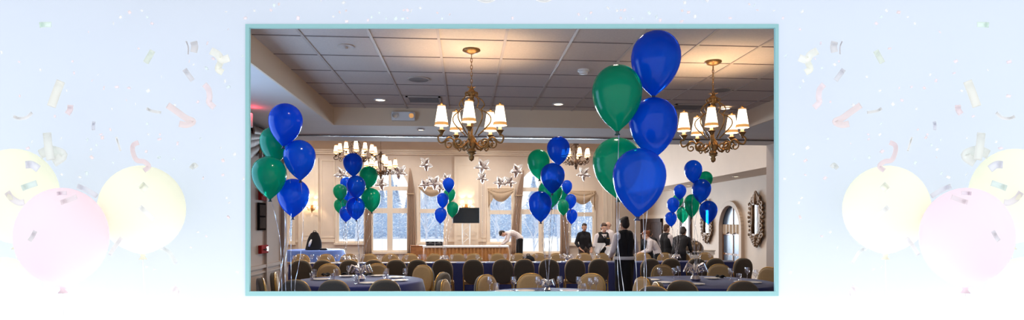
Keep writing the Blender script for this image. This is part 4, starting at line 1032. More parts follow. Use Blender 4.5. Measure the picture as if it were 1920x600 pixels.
# ------------------------------------------------------------------ mirrors
def carved_mirror(px0, px1, yt, yb, lab):
    a = PX(px1, yb, XW); c = PX(px0, yt, XW); cy = (a.y + c.y) / 2; cz = (a.z + c.z) / 2; hy = abs(c.y - a.y) / 2; hz = (c.z - a.z) / 2
    t = empty('carved_mirror', (XW - .02, cy, cz)); tag(t, lab, 'mirror', 'carved gilt mirrors')
    gy, g0, g1 = hy * .5, -hz * .60, hz * .52
    b = MB(); b.box(-.012, 0, -gy, gy, g0, g1); b.build('glass', M['mirror'], t)
    b = MB(); rn = random.Random(11)
    U, V = Vector((0, 1, 0)), Vector((0, 0, 1))
    for (u0, v0, u1, v1) in [(-gy, g0, gy, g0), (gy, g0, gy, g1), (gy, g1, -gy, g1), (-gy, g1, -gy, g0)]:
        b.bar((-.03, u0, v0), (-.03, u1, v1), .05, .05)
        L = math.hypot(u1 - u0, v1 - v0); n = max(3, int(L / .11))
        for k in range(n + 1):
            f_ = k / n; u = u0 + (u1 - u0) * f_; v = v0 + (v1 - v0) * f_; nx, nz = (v1 - v0) / L, -(u1 - u0) / L
            w_ = (hy - gy) * rn.uniform(.7, 1.0)
            cc = Vector((-.04, u + nx * w_ * .45, v + nz * w_ * .45))
            b.tube(spiral(cc, w_ * .42, 1.3, rn.uniform(0, 6), (U, V), 16, 1 if k % 2 else -1), [.028 - .001 * q for q in range(16)], 6)
            b.sphere(cc + Vector((-.01, 0, 0)), .03, 6)
            b.sphere(Vector((-.04, u + nx * w_ * .95, v + nz * w_ * .95)), .035, 6, (1, 1, 1.3))
    b.build('frame', M['carved'], t, smooth=True)
    b = MB()
    for k in range(7):
        f_ = k / 6; zz = hz * .6 + (hz * .4 - .06) * f_; ww = hy * .62 * (1 - f_) + .03
        for s_ in (-1, 1): b.tube(spiral(Vector((-.05, s_ * ww * .6, zz)), .07 * (1.2 - .6 * f_), 1.2, 0 if s_ > 0 else PI, (U, V), 14, s_), .02, 6)
        b.sphere((-.05, 0, zz), .05 * (1.3 - .6 * f_), 8, (1, 1, 1.4))
    b.tube([(-.05, 0, hz * .85), (-.05, 0, hz)], [.04, .008], 8); b.build('crest', M['carved'], t, smooth=True)
    b = MB()
    for k in range(4):
        zz = -hz * .72 - hz * .25 * k / 3; ww = hy * .55 * (1 - k / 4)
        for s_ in (-1, 1): b.tube(spiral(Vector((-.05, s_ * ww, zz)), .07, 1.2, 0, (U, V), 14, s_), .02, 6)
        b.sphere((-.05, 0, zz), .05, 8)
    b.build('pendant', M['carved'], t, smooth=True)
carved_mirror(1407, 1436, 359, 462, 'tall carved gilt mirror beside the jamb on the aisle wall')
carved_mirror(1317, 1339, 374, 455, 'smaller carved gilt mirror half hidden by balloons on the aisle wall')
b = MB(); 
light('mirror picture light', 'SPOT', (XW - .9, PX(1421, 470, XW).y, 2.9), 35, WARM, spot_size=R(70), spot_blend=.9, shadow_soft_size=.08)

# ------------------------------------------------------------------ people
def remesh(b, name, m, parent, vox=.012, smooth_it=4):
    tmp = b.build('tmp', m); md = tmp.modifiers.new('r', 'REMESH'); md.mode = 'VOXEL'; md.voxel_size = vox; md.use_smooth_shade = True
    s = tmp.modifiers.new('s', 'SMOOTH'); s.factor = .5; s.iterations = smooth_it
    dg = bpy.context.evaluated_depsgraph_get(); me = bpy.data.meshes.new_from_object(tmp.evaluated_get(dg)); bpy.data.objects.remove(tmp)
    o = bpy.data.objects.new(name, me); C.objects.link(o); o.parent = parent; me.name = name
    for p_ in me.polygons: p_.use_smooth = True
    return o
BASE = dict(pelvis=(0, 0, .95), waist=(0, -.005, 1.08), chest=(0, .0, 1.28), neck=(0, .01, 1.44), head=(0, -.02, 1.60),
            shL=(-.175, .01, 1.39), shR=(.175, .01, 1.39), elL=(-.225, .02, 1.12), elR=(.225, .02, 1.12), wrL=(-.21, -.06, .89), wrR=(.21, -.06, .89),
            hdL=(-.2, -.09, .82), hdR=(.2, -.09, .82), hipL=(-.09, 0, .92), hipR=(.09, 0, .92), knL=(-.1, -.02, .5), knR=(.1, -.02, .5), anL=(-.1, .02, .08), anR=(.1, .02, .08))
def person(p, rz, lab, sc_=1.0, pose=None, skin='skin', hair='hairdark', hairstyle='short', shirt='shirtwhite', pants='trousers', vest=None, tie=False, badge=False, apron=False, sleeve=1.0, headdir=(0, -1, 0), vox=.012, female=False, skirt=False):
    J = {k: Vector(v) for k, v in BASE.items()}
    for k, v in (pose or {}).items(): J[k] = Vector(v)
    t = empty('person', p, rz); t.scale = (sc_,) * 3; tag(t, lab, 'person')
    sw = .9 if female else 1.0
    up = (J['head'] - J['neck']).normalized(); hd = Vector(headdir); fwd = (hd - up * hd.dot(up)).normalized(); side = fwd.cross(up)
    HM = Matrix((side, -fwd, up)).transposed().to_4x4(); HM.translation = J['head']     # local x side, -y forward, z up
    def H(x, y, z): return HM @ Vector((x, y, z))
    def limb(b, a, c, ra, rc): b.capsule(J[a], J[c], ra, rc)
    def torso(b, g, sf=.75):
        lat = (J['shR'] - J['shL']).normalized()
        for s_ in (-1, 1):
            b.capsule(J['pelvis'] + lat * s_ * .075, J['waist'] + lat * s_ * .06 * sw, .105 + g, .095 * sw + g)
            b.capsule(J['waist'] + lat * s_ * .06 * sw, J['chest'] + lat * s_ * .085 * sw, .095 * sw + g, .11 * sw + g)
            b.capsule(J['chest'] + lat * s_ * .085 * sw, (J['shL'] if s_ < 0 else J['shR']) * sf + J['neck'] * (1 - sf), .105 * sw + g, .062 + g)
            b.capsule(J['neck'] + (J['neck'] - J['chest']) * .06, (J['shL'] if s_ < 0 else J['shR']) * (sf + .1) + J['neck'] * (.9 - sf), .05 + g, .05 + g)
            if female: b.sphere(J['chest'] + lat * s_ * .075 + (lat.cross(J['neck'] - J['chest']).normalized()) * .075, .07 + g, 8)
        b.capsule(J['chest'], J['neck'], .09 + g, .06 + g)
    def arms(b, g, f_=1.0, hands=False):
        for q in 'LR':
            b.capsule(J['sh' + q], J['el' + q], .052 + g, .042 + g)
            w_ = J['el' + q].lerp(J['wr' + q], f_); b.capsule(J['el' + q], w_, .042 + g, .042 - .014 * f_ + g)
    b = MB()
    torso(b, -.004); arms(b, -.004)
    b.capsule(J['neck'] - up * .03, J['head'] - up * .05, .056, .052)
    for q in 'LR':
        b.capsule(J['hip' + q], J['kn' + q], .08, .055); b.capsule(J['kn' + q], J['an' + q], .055, .038)
        # hand: palm, four fingers and thumb
        w_ = J['wr' + q]; h_ = J['hd' + q]; d = (h_ - w_).normalized(); lat = Vector((0, 0, 1)).cross(d)
        lat = lat.normalized() if lat.length > .2 else Vector((0, -1, 0)); nrm = d.cross(lat)
        for k in (-1, 0, 1): b.capsule(w_ + lat * k * .018, w_ + d * .075 + lat * k * .024, .017, .014, 8)
        for k in range(4):
            o_ = lat * (k - 1.5) * .021; L = (.062, .075, .07, .055)[k]
            b.capsule(w_ + d * .08 + o_, w_ + d * (.08 + L * .55) + o_ - nrm * .008, .010, .009, 6); b.capsule(w_ + d * (.08 + L * .55) + o_ - nrm * .008, w_ + d * (.08 + L) + o_ - nrm * .026, .009, .008, 6)
        b.capsule(w_ + d * .025 - lat * .03, w_ + d * .06 - lat * .06, .012, .010, 6); b.capsule(w_ + d * .06 - lat * .06, w_ + d * .09 - lat * .062 - nrm * .01, .010, .008, 6)
    # head: skull, jaw, chin, nose, brow, ears
    def ell(c, r, s_):
        n0 = len(b.bm.verts); b.sphere((0, 0, 0), r, 14, s_); b.bm.verts.ensure_lookup_table()
        for v in b.bm.verts[n0:]: v.co = HM @ (v.co + Vector(c))
    ell((0, .012, .03), .092, (.83, 1.05, 1.0)); ell((0, -.03, -.045), .07, (.85, .9, 1.0)); ell((0, -.062, -.09), .025, (1.1, .9, .8))
    b.capsule(H(0, -.09, .02), H(0, -.112, -.02), .010, .015, 8); ell((0, -.075, .035), .03, (1.6, .6, .5)); ell((0, -.088, -.052), .02, (1.3, .5, .5))
    for s_ in (-1, 1): ell((s_ * .08, .015, 0), .03, (.35, .65, 1.0))
    body = remesh(b, 'body', M[skin], t, vox)
    for s_ in (-1, 1):
        b = MB(); b.sphere(H(s_ * .032, -.083, .012), .012, 8); b.build('eye', M['china'], t, smooth=True)
        b = MB(); b.sphere(H(s_ * .032, -.092, .012), .0065, 6); b.build('iris', M['black'], t, smooth=True)
    b = MB(); b.capsule(H(-.022, -.094, -.05), H(.022, -.094, -.05), .006, .006, 6); b.build('lips', M['red2'], t, smooth=True)
    # hair
    b = MB()
    def ellh(c, r, s_):
        n0 = len(b.bm.verts); b.sphere((0, 0, 0), r, 14, s_); b.bm.verts.ensure_lookup_table()
        for v in b.bm.verts[n0:]: v.co = HM @ (v.co + Vector(c))
    if hairstyle != 'bald': ellh((0, .03, .055), .095, (.87, 1.0, .92)); ellh((0, -.045, .105), .045, (1.3, .8, .5))
    else: ellh((0, .06, .01), .075, (1.05, .7, .7))
    if hairstyle in ('short', 'bun', 'tied'): ellh((0, .06, .0), .078, (1.0, .7, 1.1))
    if hairstyle == 'bun': ellh((0, .09, .10), .048, (1, 1, .9))
    if hairstyle == 'tied': ellh((0, .13, .03), .045, (1, 1, 1.2))
    remesh(b, 'hair', M[hair], t, vox * .8, 3)
    # clothes
    b = MB(); torso(b, .008); arms(b, .012, sleeve); b.capsule(J['neck'] - up * .02, J['neck'] + up * .035, .066, .062); remesh(b, 'shirt', M[shirt], t, vox)
    b = MB()
    for q in 'LR': b.capsule(J['hip' + q], J['kn' + q], .105, .08); b.capsule(J['kn' + q], J['an' + q] + Vector((0, 0, .03)), .08, .065); b.capsule(J['pelvis'], J['hip' + q], .115, .11)
    if skirt:
        b.capsule(J['pelvis'], J['knL'] * .5 + J['knR'] * .5, .14, .17); b.capsule(J['knL'] * .5 + J['knR'] * .5, J['anL'] * .5 + J['anR'] * .5 + Vector((0, 0, .2)), .17, .16)
    remesh(b, 'skirt' if skirt else 'trousers', M[pants], t, vox)
    if vest:
        b = MB(); torso(b, .022, .5)
        if female: pass
        vo = remesh(b, 'waistcoat', M[vest], t, vox)
        # V neck of shirt showing
        fr = Vector((0, -1, 0)); 
        b = MB(); cc = J['chest']; nn = J['neck']; ax = (nn - cc).normalized(); fv = (J['shR'] - J['shL']).normalized().cross(ax)
        base = cc + ax * .02
        def vf(u, v): 
            w_ = .075 * v; q = base + ax * (v * .135) + (J['shR'] - J['shL']).normalized() * ((u - .5) * 2 * w_)
            return q - fv * -1 * (.142 if not female else .158) * (1 - .42 * v * v)
        b.grid(vf, 9, 9); o = b.build('shirt_front', M[shirt], t, smooth=True); md = o.modifiers.new('s', 'SOLIDIFY'); md.thickness = .012
        if tie:
            b = MB(); o_ = fv * (.150 if not female else .168)
            b.grid(lambda u, v: base + ax * (.115 * v - .0) + (J['shR'] - J['shL']).normalized() * ((u - .5) * (.045 - .02 * v)) + o_ * (1 - .38 * v * v), 4, 8)
            o = b.build('necktie', M['black'], t, smooth=True); md = o.modifiers.new('s', 'SOLIDIFY'); md.thickness = .01
        if badge:
            b = MB(); c0 = cc + (J['shR'] - J['shL']).normalized() * .085 + ax * .04 + fv * .15; b.box(c0.x - .035, c0.x + .035, c0.y - .012, c0.y + .004, c0.z - .012, c0.z + .012); b.build('name_badge', M['gold'], t)
    if apron:
        b = MB(); pp = J['pelvis'] + Vector((0, 0, .04))
        b.grid(lambda u, v: pp + Vector((.205 * math.sin(2 * PI * u), .165 * math.cos(2 * PI * u), .03 - .06 * v)), 28, 4, True); o = b.build('apron_tie', M['whitecloth'], t, smooth=True); md = o.modifiers.new('s', 'SOLIDIFY'); md.thickness = .008
    for q in 'LR':
        b = MB(); a = J['an' + q]; b.capsule(a + Vector((0, .03, -.04)), a + Vector((0, -.15, -.05)), .042, .034); b.build('shoe', M['black'], t, smooth=True)
    return t
M['red2'] = mat('lips', (170, 100, 92), .5)
def ground(px, D): p = W(px, 420, D); p.z = 0; return p
# bending man, facing image left
person(ground(972, 23.3), R(-90) + TH, 'man in white shirt bending over the gold skirted table', 1.12,
       dict(pelvis=(0, .06, .98), waist=(0, -.06, 1.10), chest=(0, -.24, 1.17), neck=(0, -.40, 1.17), head=(0, -.55, 1.15), shL=(-.17, -.34, 1.15), shR=(.17, -.34, 1.15),
            elL=(-.18, -.42, .92), elR=(.2, -.40, .92), wrL=(-.15, -.56, .78), wrR=(.18, -.55, .80), hdL=(-.13, -.66, .74), hdR=(.17, -.64, .76), hipL=(-.09, .05, .94), hipR=(.09, .05, .94), knL=(-.1, .0, .5), knR=(.1, .06, .5)), headdir=(0, -.4, -.9), skin='skin2', hair='hairdark')
person(ground(1095, 18), R(22), 'man in black shirt standing with hands low before the sixth window', .97, dict(elL=(-.26, .05, 1.12), elR=(.26, .05, 1.12), wrL=(-.2, -.12, .93), wrR=(.2, -.12, .92), hdL=(-.14, -.2, .88), hdR=(.15, -.18, .86)), shirt='shirtblack', pants='brownpants', headdir=(-.3, -1, 0), sleeve=.55)
person(ground(1131, 15.6), R(6), 'waitress in waistcoat and tie facing us, holding a white napkin', .97, dict(elL=(-.25, -.02, 1.13), elR=(.25, -.02, 1.13), wrL=(-.1, -.26, 1.1), wrR=(.11, -.26, 1.12), hdL=(-.02, -.31, 1.12), hdR=(.03, -.32, 1.14), head=(.01, -.04, 1.6)), skin='skin2', hair='hairbrown', hairstyle='tied', vest='vest', tie=True, badge=True, female=True, headdir=(.15, -1, -.15))
person(ground(1141, 18.5), R(-70), 'balding man turned sideways behind the waitress', 1.0, None, skin='skin2', hair='hairgrey', hairstyle='bald', shirt='shirtwhite', headdir=(.2, -1, 0))
person(ground(1171, 11.3), R(180 + 18), 'waitress seen from behind in black waistcoat with white apron tie', 1.03, dict(elL=(-.27, -.02, 1.13), elR=(.25, .0, 1.12), wrL=(-.2, -.22, 1.02), wrR=(.16, -.22, 1.02), hdL=(-.16, -.3, 1.0), hdR=(.1, -.3, 1.0)), hair='hairdark', hairstyle='bun', vest='vest', apron=True, female=True, pants='trousers', skirt=True, vox=.011)
lean = dict(waist=(0, -.03, 1.07), chest=(0, -.14, 1.23), neck=(0, -.24, 1.34), head=(0, -.33, 1.46), shL=(-.17, -.2, 1.30), shR=(.17, -.2, 1.30), elL=(-.22, -.24, 1.05), elR=(.22, -.24, 1.05), wrL=(-.17, -.42, .98), wrR=(.17, -.42, .98), hdL=(-.14, -.5, .97), hdR=(.14, -.5, .97))
person(ground(1217, 16.6), R(160), 'person in black clothes turned away before the dark door', .93, lean, hair='hairdark', shirt='shirtblack')
arm_fwd = dict(elL=(-.24, -.06, 1.13), elR=(.24, -.06, 1.13), wrL=(-.16, -.3, 1.04), wrR=(.18, -.3, 1.06), hdL=(-.12, -.38, 1.03), hdR=(.14, -.38, 1.06))
person(ground(1233, 15.6), R(-100), 'auburn haired person in white shirt leaning at the buffet', .93, lean, hair='hairred', hairstyle='tied', skin='skin2')
person(ground(1249, 16.0), R(115), 'waiter with brown hair in black waistcoat facing along the buffet', .95, arm_fwd, hair='hairbrown', vest='vest', skin='skin2')
person(ground(1273, 15.15), R(140), 'dark haired server in black leaning over the chafing dishes', .98, lean, hair='hairdark', hairstyle='bun', shirt='shirtblack', vest='vest', female=True, skin='skin2')
# white napkin in the waitress' hands
def cloth_piece(p, rz, lab, w_=.3, h_=.28):
    b = MB(); b.grid(lambda u, v: Vector(((u - .5) * w_ * (1 - .25 * v) + .03 * math.sin(v * 5), .03 * math.sin(u * 11) * v - .02, -v * h_ * (.7 + .3 * math.sin(u * 4)))), 20, 14)
    o = b.build('linen_napkin', M['whitecloth'], loc=p, smooth=True); o.rotation_euler = (R(-12), 0, rz); m = o.modifiers.new('s', 'SOLIDIFY'); m.thickness = .008
    return tag(o, lab, 'napkin')
cloth_piece(W(1123, 456, 15.1), .2, 'white linen napkin held up by the facing waitress'); cloth_piece(W(1146, 462, 14.9), -.3, 'white linen napkin between the two waitresses', .32, .24)

# ------------------------------------------------------------------ buffet
bx = PY(1217, 472, 14.95); bx1 = PY(1300, 472, 14.95)
b0, b1 = PY(1208, 472, 16.9).x, PY(1296, 472, 16.9).x
M['bufwood'] = mat('dark buffet counter', (52, 44, 44), .35, 0, .1, 8)
t = empty('buffet_counter', ((b0 + b1) / 2, 17.0, 0)); tag(t, 'dark buffet counter the waiters stand around', 'counter'); hx = (b1 - b0) / 2
zb = PY(1260, 473, 16.9).z
b = MB(); b.box(-hx, hx, -.3, .3, zb - .04, zb); b.build('countertop', M['bufwood'], t, bevel=.008)
b = MB(); b.box(-hx + .05, hx - .05, -.24, .24, .0, zb - .04)
for k in range(4): x_ = -hx + .1 + k * (2 * hx - .2) / 4; b.box(x_ + .04, x_ + (2 * hx - .2) / 4 - .04, -.26, -.24, .16, zb - .12)
b.build('cabinet_base', M['darkwood'], t)
M['lidmetal'] = mat('dull bronze steel', (96, 80, 66), .38, .7, .1, 20)
def chafing(px, py, Y, lab, r=.24):
    p = PY(px, 470, Y); p.z = py; t = empty('chafing_dish', p); tag(t, lab, 'chafing dish', 'chafing dishes on the buffet')
    b = MB(); b.lathe([(r, .06), (r * 1.02, .10), (r * .98, .11), (r * .5, .0), (0, .0)], (0, 0, 0), 28); b.build('pan', M['steel'], t, smooth=True)
    b = MB(); b.lathe([(r, .0), (r * .97, .10), (r * .75, .2), (r * .4, .26), (0, .28)], (0, 0, .11), 28); o = b.build('dome_lid', M['lidmetal'], t, smooth=True)
    b = MB(); b.tube([(-.05, 0, .385), (-.04, 0, .42), (.04, 0, .42), (.05, 0, .385)], .009, 6); b.build('lid_handle', M['black'], o)
    for k in range(4): a = k * PI / 2 + .7; b = MB(); b.tube([(r * .8 * math.cos(a), r * .8 * math.sin(a), .08), (r * .9 * math.cos(a), r * .9 * math.sin(a), -.0)], .012, 6); b.build('leg', M['steel'], t)
p = PY(1283, 472, 16.9); 
sc1 = PY(1302, 476, 15.4)
# white serving table with linen boxes
wt0, wt1 = PY(1292, 477, 15.6).x, PY(1336, 477, 15.6).x; wz = PY(1310, 478, 15.6).z
rect_table(wt0, wt1, 15.55, 16.2, wz, 'serving table under white cloth beside the buffet', None)
rect_cloth(wt0, wt1, 15.55, 16.2, wz, wz - .1, M['whitecloth'], 'white cloth on the serving table beside the buffet')
chafing(1300, wz, 15.85, 'domed chafing dish on the white serving table', .27)
chafing(1280, zb, 17.0, 'smaller domed chafing dish on the dark counter', .16)
p = PY(1320, 478, 15.9); t = empty('serving_box', (p.x, 15.85, wz)); tag(t, 'shallow white serving box on the white cloth', 'box')
b = MB(); b.box(-.22, .22, -.16, .16, 0, .10); b.build('body', M['white'], t, bevel=.01); b = MB(); b.box(-.235, .235, -.175, .175, .10, .125); b.build('lid', M['white'], t, bevel=.006)
# small cabinet at the skirted table's end
p = PY(793, 470, 25.4)
p = PY(783, 462, 25.6); t = empty('side_cabinet', (p.x, 25.75, 0)); tag(t, 'low warm brown cabinet beside the gold skirted table', 'cabinet')
b = MB(); b.box(-.3, .3, -.2, .2, 0, .72); b.build('body', M['cabinet'], t, bevel=.01); b = MB(); b.box(-.33, .33, -.23, .23, .72, .75); b.build('top', M['cabinet'], t, bevel=.008); b = MB(); b.box(-.27, .27, -.215, -.2, .05, .68); o = b.build('door', M['cabinet'], t, bevel=.005); b = MB(); b.sphere((.2, -.23, .4), .018, 8); b.build('knob', M['gold'], o)

# ------------------------------------------------------------------ front: pale balloons and confetti
def party_balloon(px, py, r, D, m, lab, q=.88):
    s_ = D / F; p = W(px, py, D); t = empty('round_balloon', p); tag(t, lab, 'balloon', 'pale round balloons before the blue wall'); a = r * s_
    pr = [(0, a)] + [(q * a * math.sin(PI * k / 20), a * math.cos(PI * k / 20)) for k in range(1, 18)] + [(a * .2, -a * 1.0), (a * .06, -a * 1.04), (.009, -a * 1.05)]
    b = MB(); b.lathe(pr, (0, 0, 0), 48); b.build('body', M[m], t, smooth=True)
    b = MB(); b.lathe([(.009, 0), (.012, -.006), (.008, -.01), (.018, -.024), (0, -.02)], (0, 0, -a * 1.05), 12); b.build('knot', M[m], t, smooth=True)
    b = MB(); z_ = -a * 1.06 - .02; b.tube([(0, 0, z_), (.01, 0, z_ - .3), (-.01, 0, -p.z + .02)], .0018, 5); b.build('ribbon', M['whitecloth'], t)
for side in (0, 1):
    X = (lambda x: x) if side == 0 else (lambda x: 1928 - x)
    sd = 'right' if side else 'left'
    party_balloon(X(268), 391.5, 81, 2.72, 'paleyellow', f'pale yellow balloon closest to the teal frame, {sd} side')
    party_balloon(X(118), 443, 91, 2.45, 'palepink', f'pale pink balloon overlapping the yellow ones, {sd} side', .80)
    party_balloon(X(30), 366, 87, 2.70, 'paleyellow', f'pale yellow balloon cut by the picture edge behind the pink one, {sd} side', .77)
    party_balloon(X(4), 560, 78, 2.60, 'palecream', f'pale cream balloon low in the {sd} corner', .77)
CM = {}
def cmat(rgb):
    if rgb not in CM: CM[rgb] = pale('confetti paper %d %d %d' % rgb, tuple(v + (255 - v) * .66 for v in rgb))
    return CM[rgb]
def strip(pts, wd, rgb, lab, D, grp=None, name='confetti_streamer', fold=.3):
    """paper strip following pixel path at depth D, curling in depth"""
    P_ = []; n = len(pts)
    for i in range(n - 1):
        for q in range(6):
            f_ = q / 6; p0 = pts[max(i - 1, 0)]; p1 = pts[i]; p2 = pts[i + 1]; p3 = pts[min(i + 2, n - 1)]
            P_.append([.5 * (2 * p1[j] + (p2[j] - p0[j]) * f_ + (2 * p0[j] - 5 * p1[j] + 4 * p2[j] - p3[j]) * f_ ** 2 + (3 * p1[j] - p0[j] - 3 * p2[j] + p3[j]) * f_ ** 3) for j in (0, 1)])
    P_.append(list(pts[-1])); N = len(P_)
    c = W(sum(p[0] for p in P_) / N, sum(p[1] for p in P_) / N, D); b = MB(); V = []
    for i in range(N):
        a = P_[max(i - 1, 0)]; d = P_[min(i + 1, N - 1)]; L = math.hypot(d[0] - a[0], d[1] - a[1]) or 1
        nx, ny = -(d[1] - a[1]) / L, (d[0] - a[0]) / L; x, y = P_[i]; dd = D + .02 * math.sin(i / max(1, N - 1) * PI * 1.5)
        V.append((b.bm.verts.new(W(x - nx * wd / 2, y - ny * wd / 2, dd - .006) - c), b.bm.verts.new(W(x, y, dd + .003) - c), b.bm.verts.new(W(x + nx * wd / 2, y + ny * wd / 2, dd - .006) - c)))
    for u, v in zip(V, V[1:]):
        for k in (0, 1): b.bm.faces.new((u[k], u[k + 1], v[k + 1], v[k]))
    o = b.build(name, cmat(rgb), loc=c, smooth=True); m = o.modifiers.new('s', 'SOLIDIFY'); m.thickness = .0008
    return tag(o, lab, 'confetti', grp or 'large confetti strips')
BIG = [([(74, 47), (84, 46), (96, 46)], 10, (216, 246, 228), 'mint green confetti strip high up', 2.8),
       ([(114, 152), (106, 172), (96, 200)], 17, (238, 237, 222), 'broad beige confetti strip', 2.8),
       ([(286, 95), (280, 106), (273, 118)], 11, (222, 236, 218), 'sage green confetti strip', 2.85),
       ([(363, 78), (365, 88), (363, 98)], 13, (214, 212, 216), 'squarish grey brown confetti scrap', 2.85),
       ([(349, 77), (353, 88), (353, 102)], 3, (222, 220, 228), 'thin grey confetti sliver beside a brown scrap', 2.86),
       ([(346, 130), (353, 140), (361, 151)], 9, (212, 212, 222), 'slanting grey confetti strip', 2.84),
       ([(395, 95), (408, 102), (416, 112), (430, 108)], 14, (254, 254, 240), 'bright cream forked confetti streamer, upper arm', 2.82),
       ([(418, 108), (412, 120), (409, 130), (418, 136)], 12, (253, 253, 232), 'bright cream forked confetti streamer, lower tail', 2.83),
       ([(383, 158), (391, 168), (393, 182), (392, 192), (402, 202)], 11, (250, 226, 232), 'curled pink confetti streamer', 2.84),
       ([(314, 197), (330, 208), (348, 221), (362, 228), (350, 234), (336, 232)], 12, (246, 219, 218), 'folded salmon pink confetti ribbon', 2.8),
       ([(260, 267), (250, 272), (249, 284), (256, 300), (270, 303), (279, 312), (270, 320)], 9, (247, 216, 220), 'coiling red confetti streamer above the yellow balloon', 2.6),
       ([(218, 257), (222, 270), (226, 283)], 3.5, (252, 252, 250), 'thin white confetti sliver', 2.84),
       ([(176, 228), (175, 236), (175, 244)], 6, (212, 216, 235), 'small lilac confetti strip', 2.85),
       ([(88, 249), (90, 270), (95, 300)], 16, (232, 236, 228), 'tall olive grey confetti ribbon rising over the yellow balloon', 2.66),
       ([(74, 290), (95, 282), (118, 291), (100, 305)], 18, (233, 238, 230), 'wide olive grey confetti bow over the yellow balloon', 2.67),
       ([(358, 316), (364, 309), (369, 314)], 8, (226, 230, 226), 'little olive grey confetti scrap', 2.85),
       ([(132, 197), (131, 206), (126, 214)], 11, (248, 224, 230), 'crumpled pink confetti scrap', 2.85),
       ([(25, 218), (36, 222), (50, 220), (60, 211)], 6, (236, 234, 234), 'curved pale grey confetti strip', 2.85),
       ([(275, 203), (284, 208), (302, 211)], 5, (230, 230, 228), 'curved beige confetti strip', 2.85),
       ([(48, 309), (60, 309), (72, 317)], 14, (222, 223, 238), 'lilac confetti strip against the rear yellow balloon', 2.55),
       ([(41, 353), (54, 348), (69, 343)], 11, (214, 238, 230), 'teal confetti strip against the rear yellow balloon', 2.55),
       ([(13, 360), (22, 372), (36, 380), (46, 379)], 12, (231, 222, 228), 'mauve curved confetti strip against the rear yellow balloon', 2.55),
       ([(107, 363), (116, 362), (125, 362)], 7, (240, 215, 230), 'short mauve confetti scrap before the pink balloon', 2.24),
       ([(114, 380), (128, 375), (144, 369)], 9, (243, 220, 228), 'slanting rose confetti strip before the pink balloon', 2.24),
       ([(66, 433), (61, 443), (55, 452)], 8, (232, 226, 232), 'slanting grey confetti scrap before the pink balloon', 2.24),
       ([(145, 349), (162, 356), (182, 368)], 9, (214, 222, 240), 'bluish curved confetti strip behind the pink balloon top', 2.62),
       ([(228, 446), (216, 462), (206, 478)], 8, (253, 254, 254), 'white confetti strip between pink and yellow balloons', 2.5),
       ([(302, 464), (318, 474), (330, 494)], 7, (236, 243, 249), 'pale curved confetti strip under the yellow balloon', 2.8),
       ([(324, 538), (330, 546), (328, 554)], 12, (252, 240, 242), 'very pale pink confetti curl low on the wall', 2.8),
       ([(262, 388), (274, 398), (288, 412)], 9, (254, 254, 248), 'white confetti strip before the near yellow balloon', 2.42),
       ([(264, 346), (269, 351), (274, 356)], 14, (244, 246, 222), 'yellowish confetti scrap before the near yellow balloon', 2.42)]
for side in (0, 1):
    sd = 'right' if side else 'left'
    for pts, wd, rgb, lab, D in BIG:
        q = [((1928 - x) if side else x, y) for x, y in pts]
        strip(q, wd, rgb, f'{lab}, {sd} of the opening', D)
strip([(893, -6), (900, 0), (912, 3), (924, 0), (931, -6)], 6, (254, 255, 255), 'white streamer loop cut by the top edge, nearer the main chandelier', 2.8)
strip([(1003, -6), (1008, -1), (1020, 2), (1031, -1), (1036, -6)], 6, (254, 255, 255), 'white streamer loop cut by the top edge, nearer the big balloons', 2.8)
COLS = {'pink': (250, 226, 234), 'white': (252, 254, 255), 'aqua': (224, 246, 250), 'salmon': (248, 220, 222)}
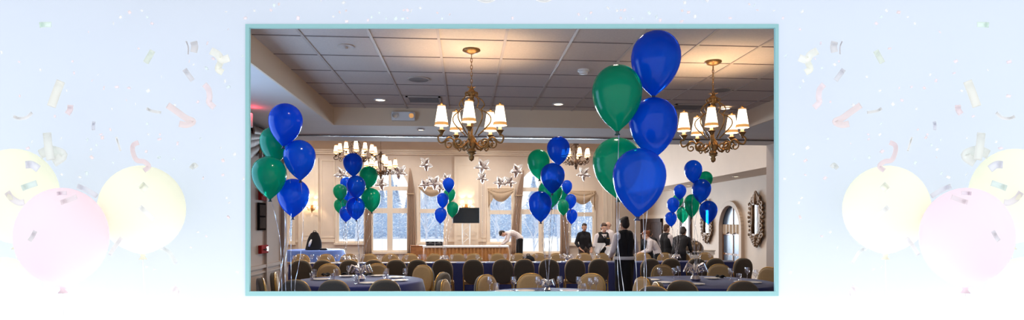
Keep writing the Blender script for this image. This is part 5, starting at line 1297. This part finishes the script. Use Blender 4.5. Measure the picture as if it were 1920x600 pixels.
DOTS = [(166, 60, 'pink'), (213, 44, 'white'), (226, 32, 'white'), (3, 98, 'white'), (76, 131, 'white'), (36, 116, 'pink'), (136, 115, 'pink'), (184, 140, 'white'), (173, 151, 'pink'), (195, 165, 'salmon'), (219, 163, 'pink'), (125, 170, 'white'), (37, 180, 'salmon'), (139, 137, 'pink'), (237, 188, 'pink'),
        (243, 23, 'salmon'), (266, 20, 'white'), (276, 32, 'aqua'), (285, 44, 'pink'), (424, 22, 'white'), (460, 34, 'pink'), (428, 55, 'pink'), (389, 81, 'pink'), (260, 91, 'salmon'), (400, 110, 'pink'), (363, 121, 'white'), (387, 128, 'aqua'), (303, 144, 'white'), (428, 163, 'aqua'), (242, 165, 'pink'), (278, 170, 'white'), (371, 191, 'pink'), (317, 196, 'salmon'), (455, 105, 'aqua'), (355, 115, 'pink'), (422, 152, 'white'), (254, 195, 'white'),
        (103, 218, 'pink'), (207, 243, 'salmon'), (192, 258, 'salmon'), (189, 252, 'pink'), (164, 262, 'aqua'), (171, 280, 'white'), (181, 272, 'aqua'), (172, 295, 'salmon'), (115, 259, 'white'), (52, 278, 'pink'), (60, 266, 'white'), (150, 332, 'white'), (163, 325, 'aqua'), (116, 327, 'white'), (212, 305, 'aqua'), (210, 204, 'white'),
        (328, 197, 'white'), (276, 232, 'aqua'), (278, 252, 'white'), (299, 261, 'pink'), (333, 269, 'pink'), (300, 252, 'pink'), (376, 260, 'aqua'), (414, 277, 'white'), (440, 289, 'white'), (298, 295, 'aqua'), (274, 284, 'pink'), (326, 298, 'aqua'), (418, 301, 'salmon'), (381, 334, 'pink'), (457, 335, 'white'), (418, 328, 'pink'), (425, 371, 'white'), (430, 380, 'white'), (428, 407, 'salmon'), (358, 464, 'white'), (371, 435, 'white'), (387, 443, 'pink'), (290, 505, 'white'), (275, 500, 'white'), (445, 510, 'white')]
TOP = [(514, 10, 'aqua'), (523, 8, 'salmon'), (508, 19, 'pink'), (477, 20, 'white'), (559, 34, 'pink'), (602, 1, 'white'), (625, 31, 'white'), (637, 23, 'salmon'), (649, 20, 'salmon'), (644, 5, 'white'), (650, 40, 'pink'), (690, 38, 'pink'), (697, 32, 'aqua'), (711, 24, 'aqua'), (724, 35, 'aqua'), (742, 35, 'aqua'), (755, 35, 'aqua'), (764, 34, 'pink'), (757, 19, 'pink'), (764, 19, 'pink'), (771, 20, 'white'), (788, 15, 'white'), (820, 24, 'salmon'), (829, 35, 'aqua'), (843, 27, 'pink'), (961, 34, 'pink')]
flake = {}
def dot(x, y, c, where):
    b_ = flake.get(c)
    if b_ is None:
        b = MB(); b.grid(lambda u, v: Vector(((u - .5) * .014, .002 * math.sin(u * 5 + v), (v - .5) * .011)), 4, 4)
        o = b.build('confetti_flake', cmat(COLS[c]), smooth=True); m = o.modifiers.new('s', 'SOLIDIFY'); m.thickness = .0006; flake[c] = o
    else: o = b_.copy(); C.objects.link(o)
    D = random.uniform(2.78, 2.93); o.location = W(x, y, D); o.rotation_euler = (R(random.uniform(-40, 40)), R(random.uniform(-90, 90)), R(random.uniform(-40, 40)) - TH)
    s_ = random.uniform(.7, 1.3); o.scale = (s_, s_, s_)
    tag(o, f'tiny {c} confetti flake drifting {where}', 'confetti', f'tiny {c} flakes {where}')
for x, y, c in DOTS:
    dot(x, y, c, 'left of the framed opening'); dot(1928 - x, y, c, 'right of the framed opening')
for x, y, c in TOP:
    dot(x, y, c, 'above the framed opening')
    if x < 950: dot(1928 - x, y, c, 'above the framed opening')
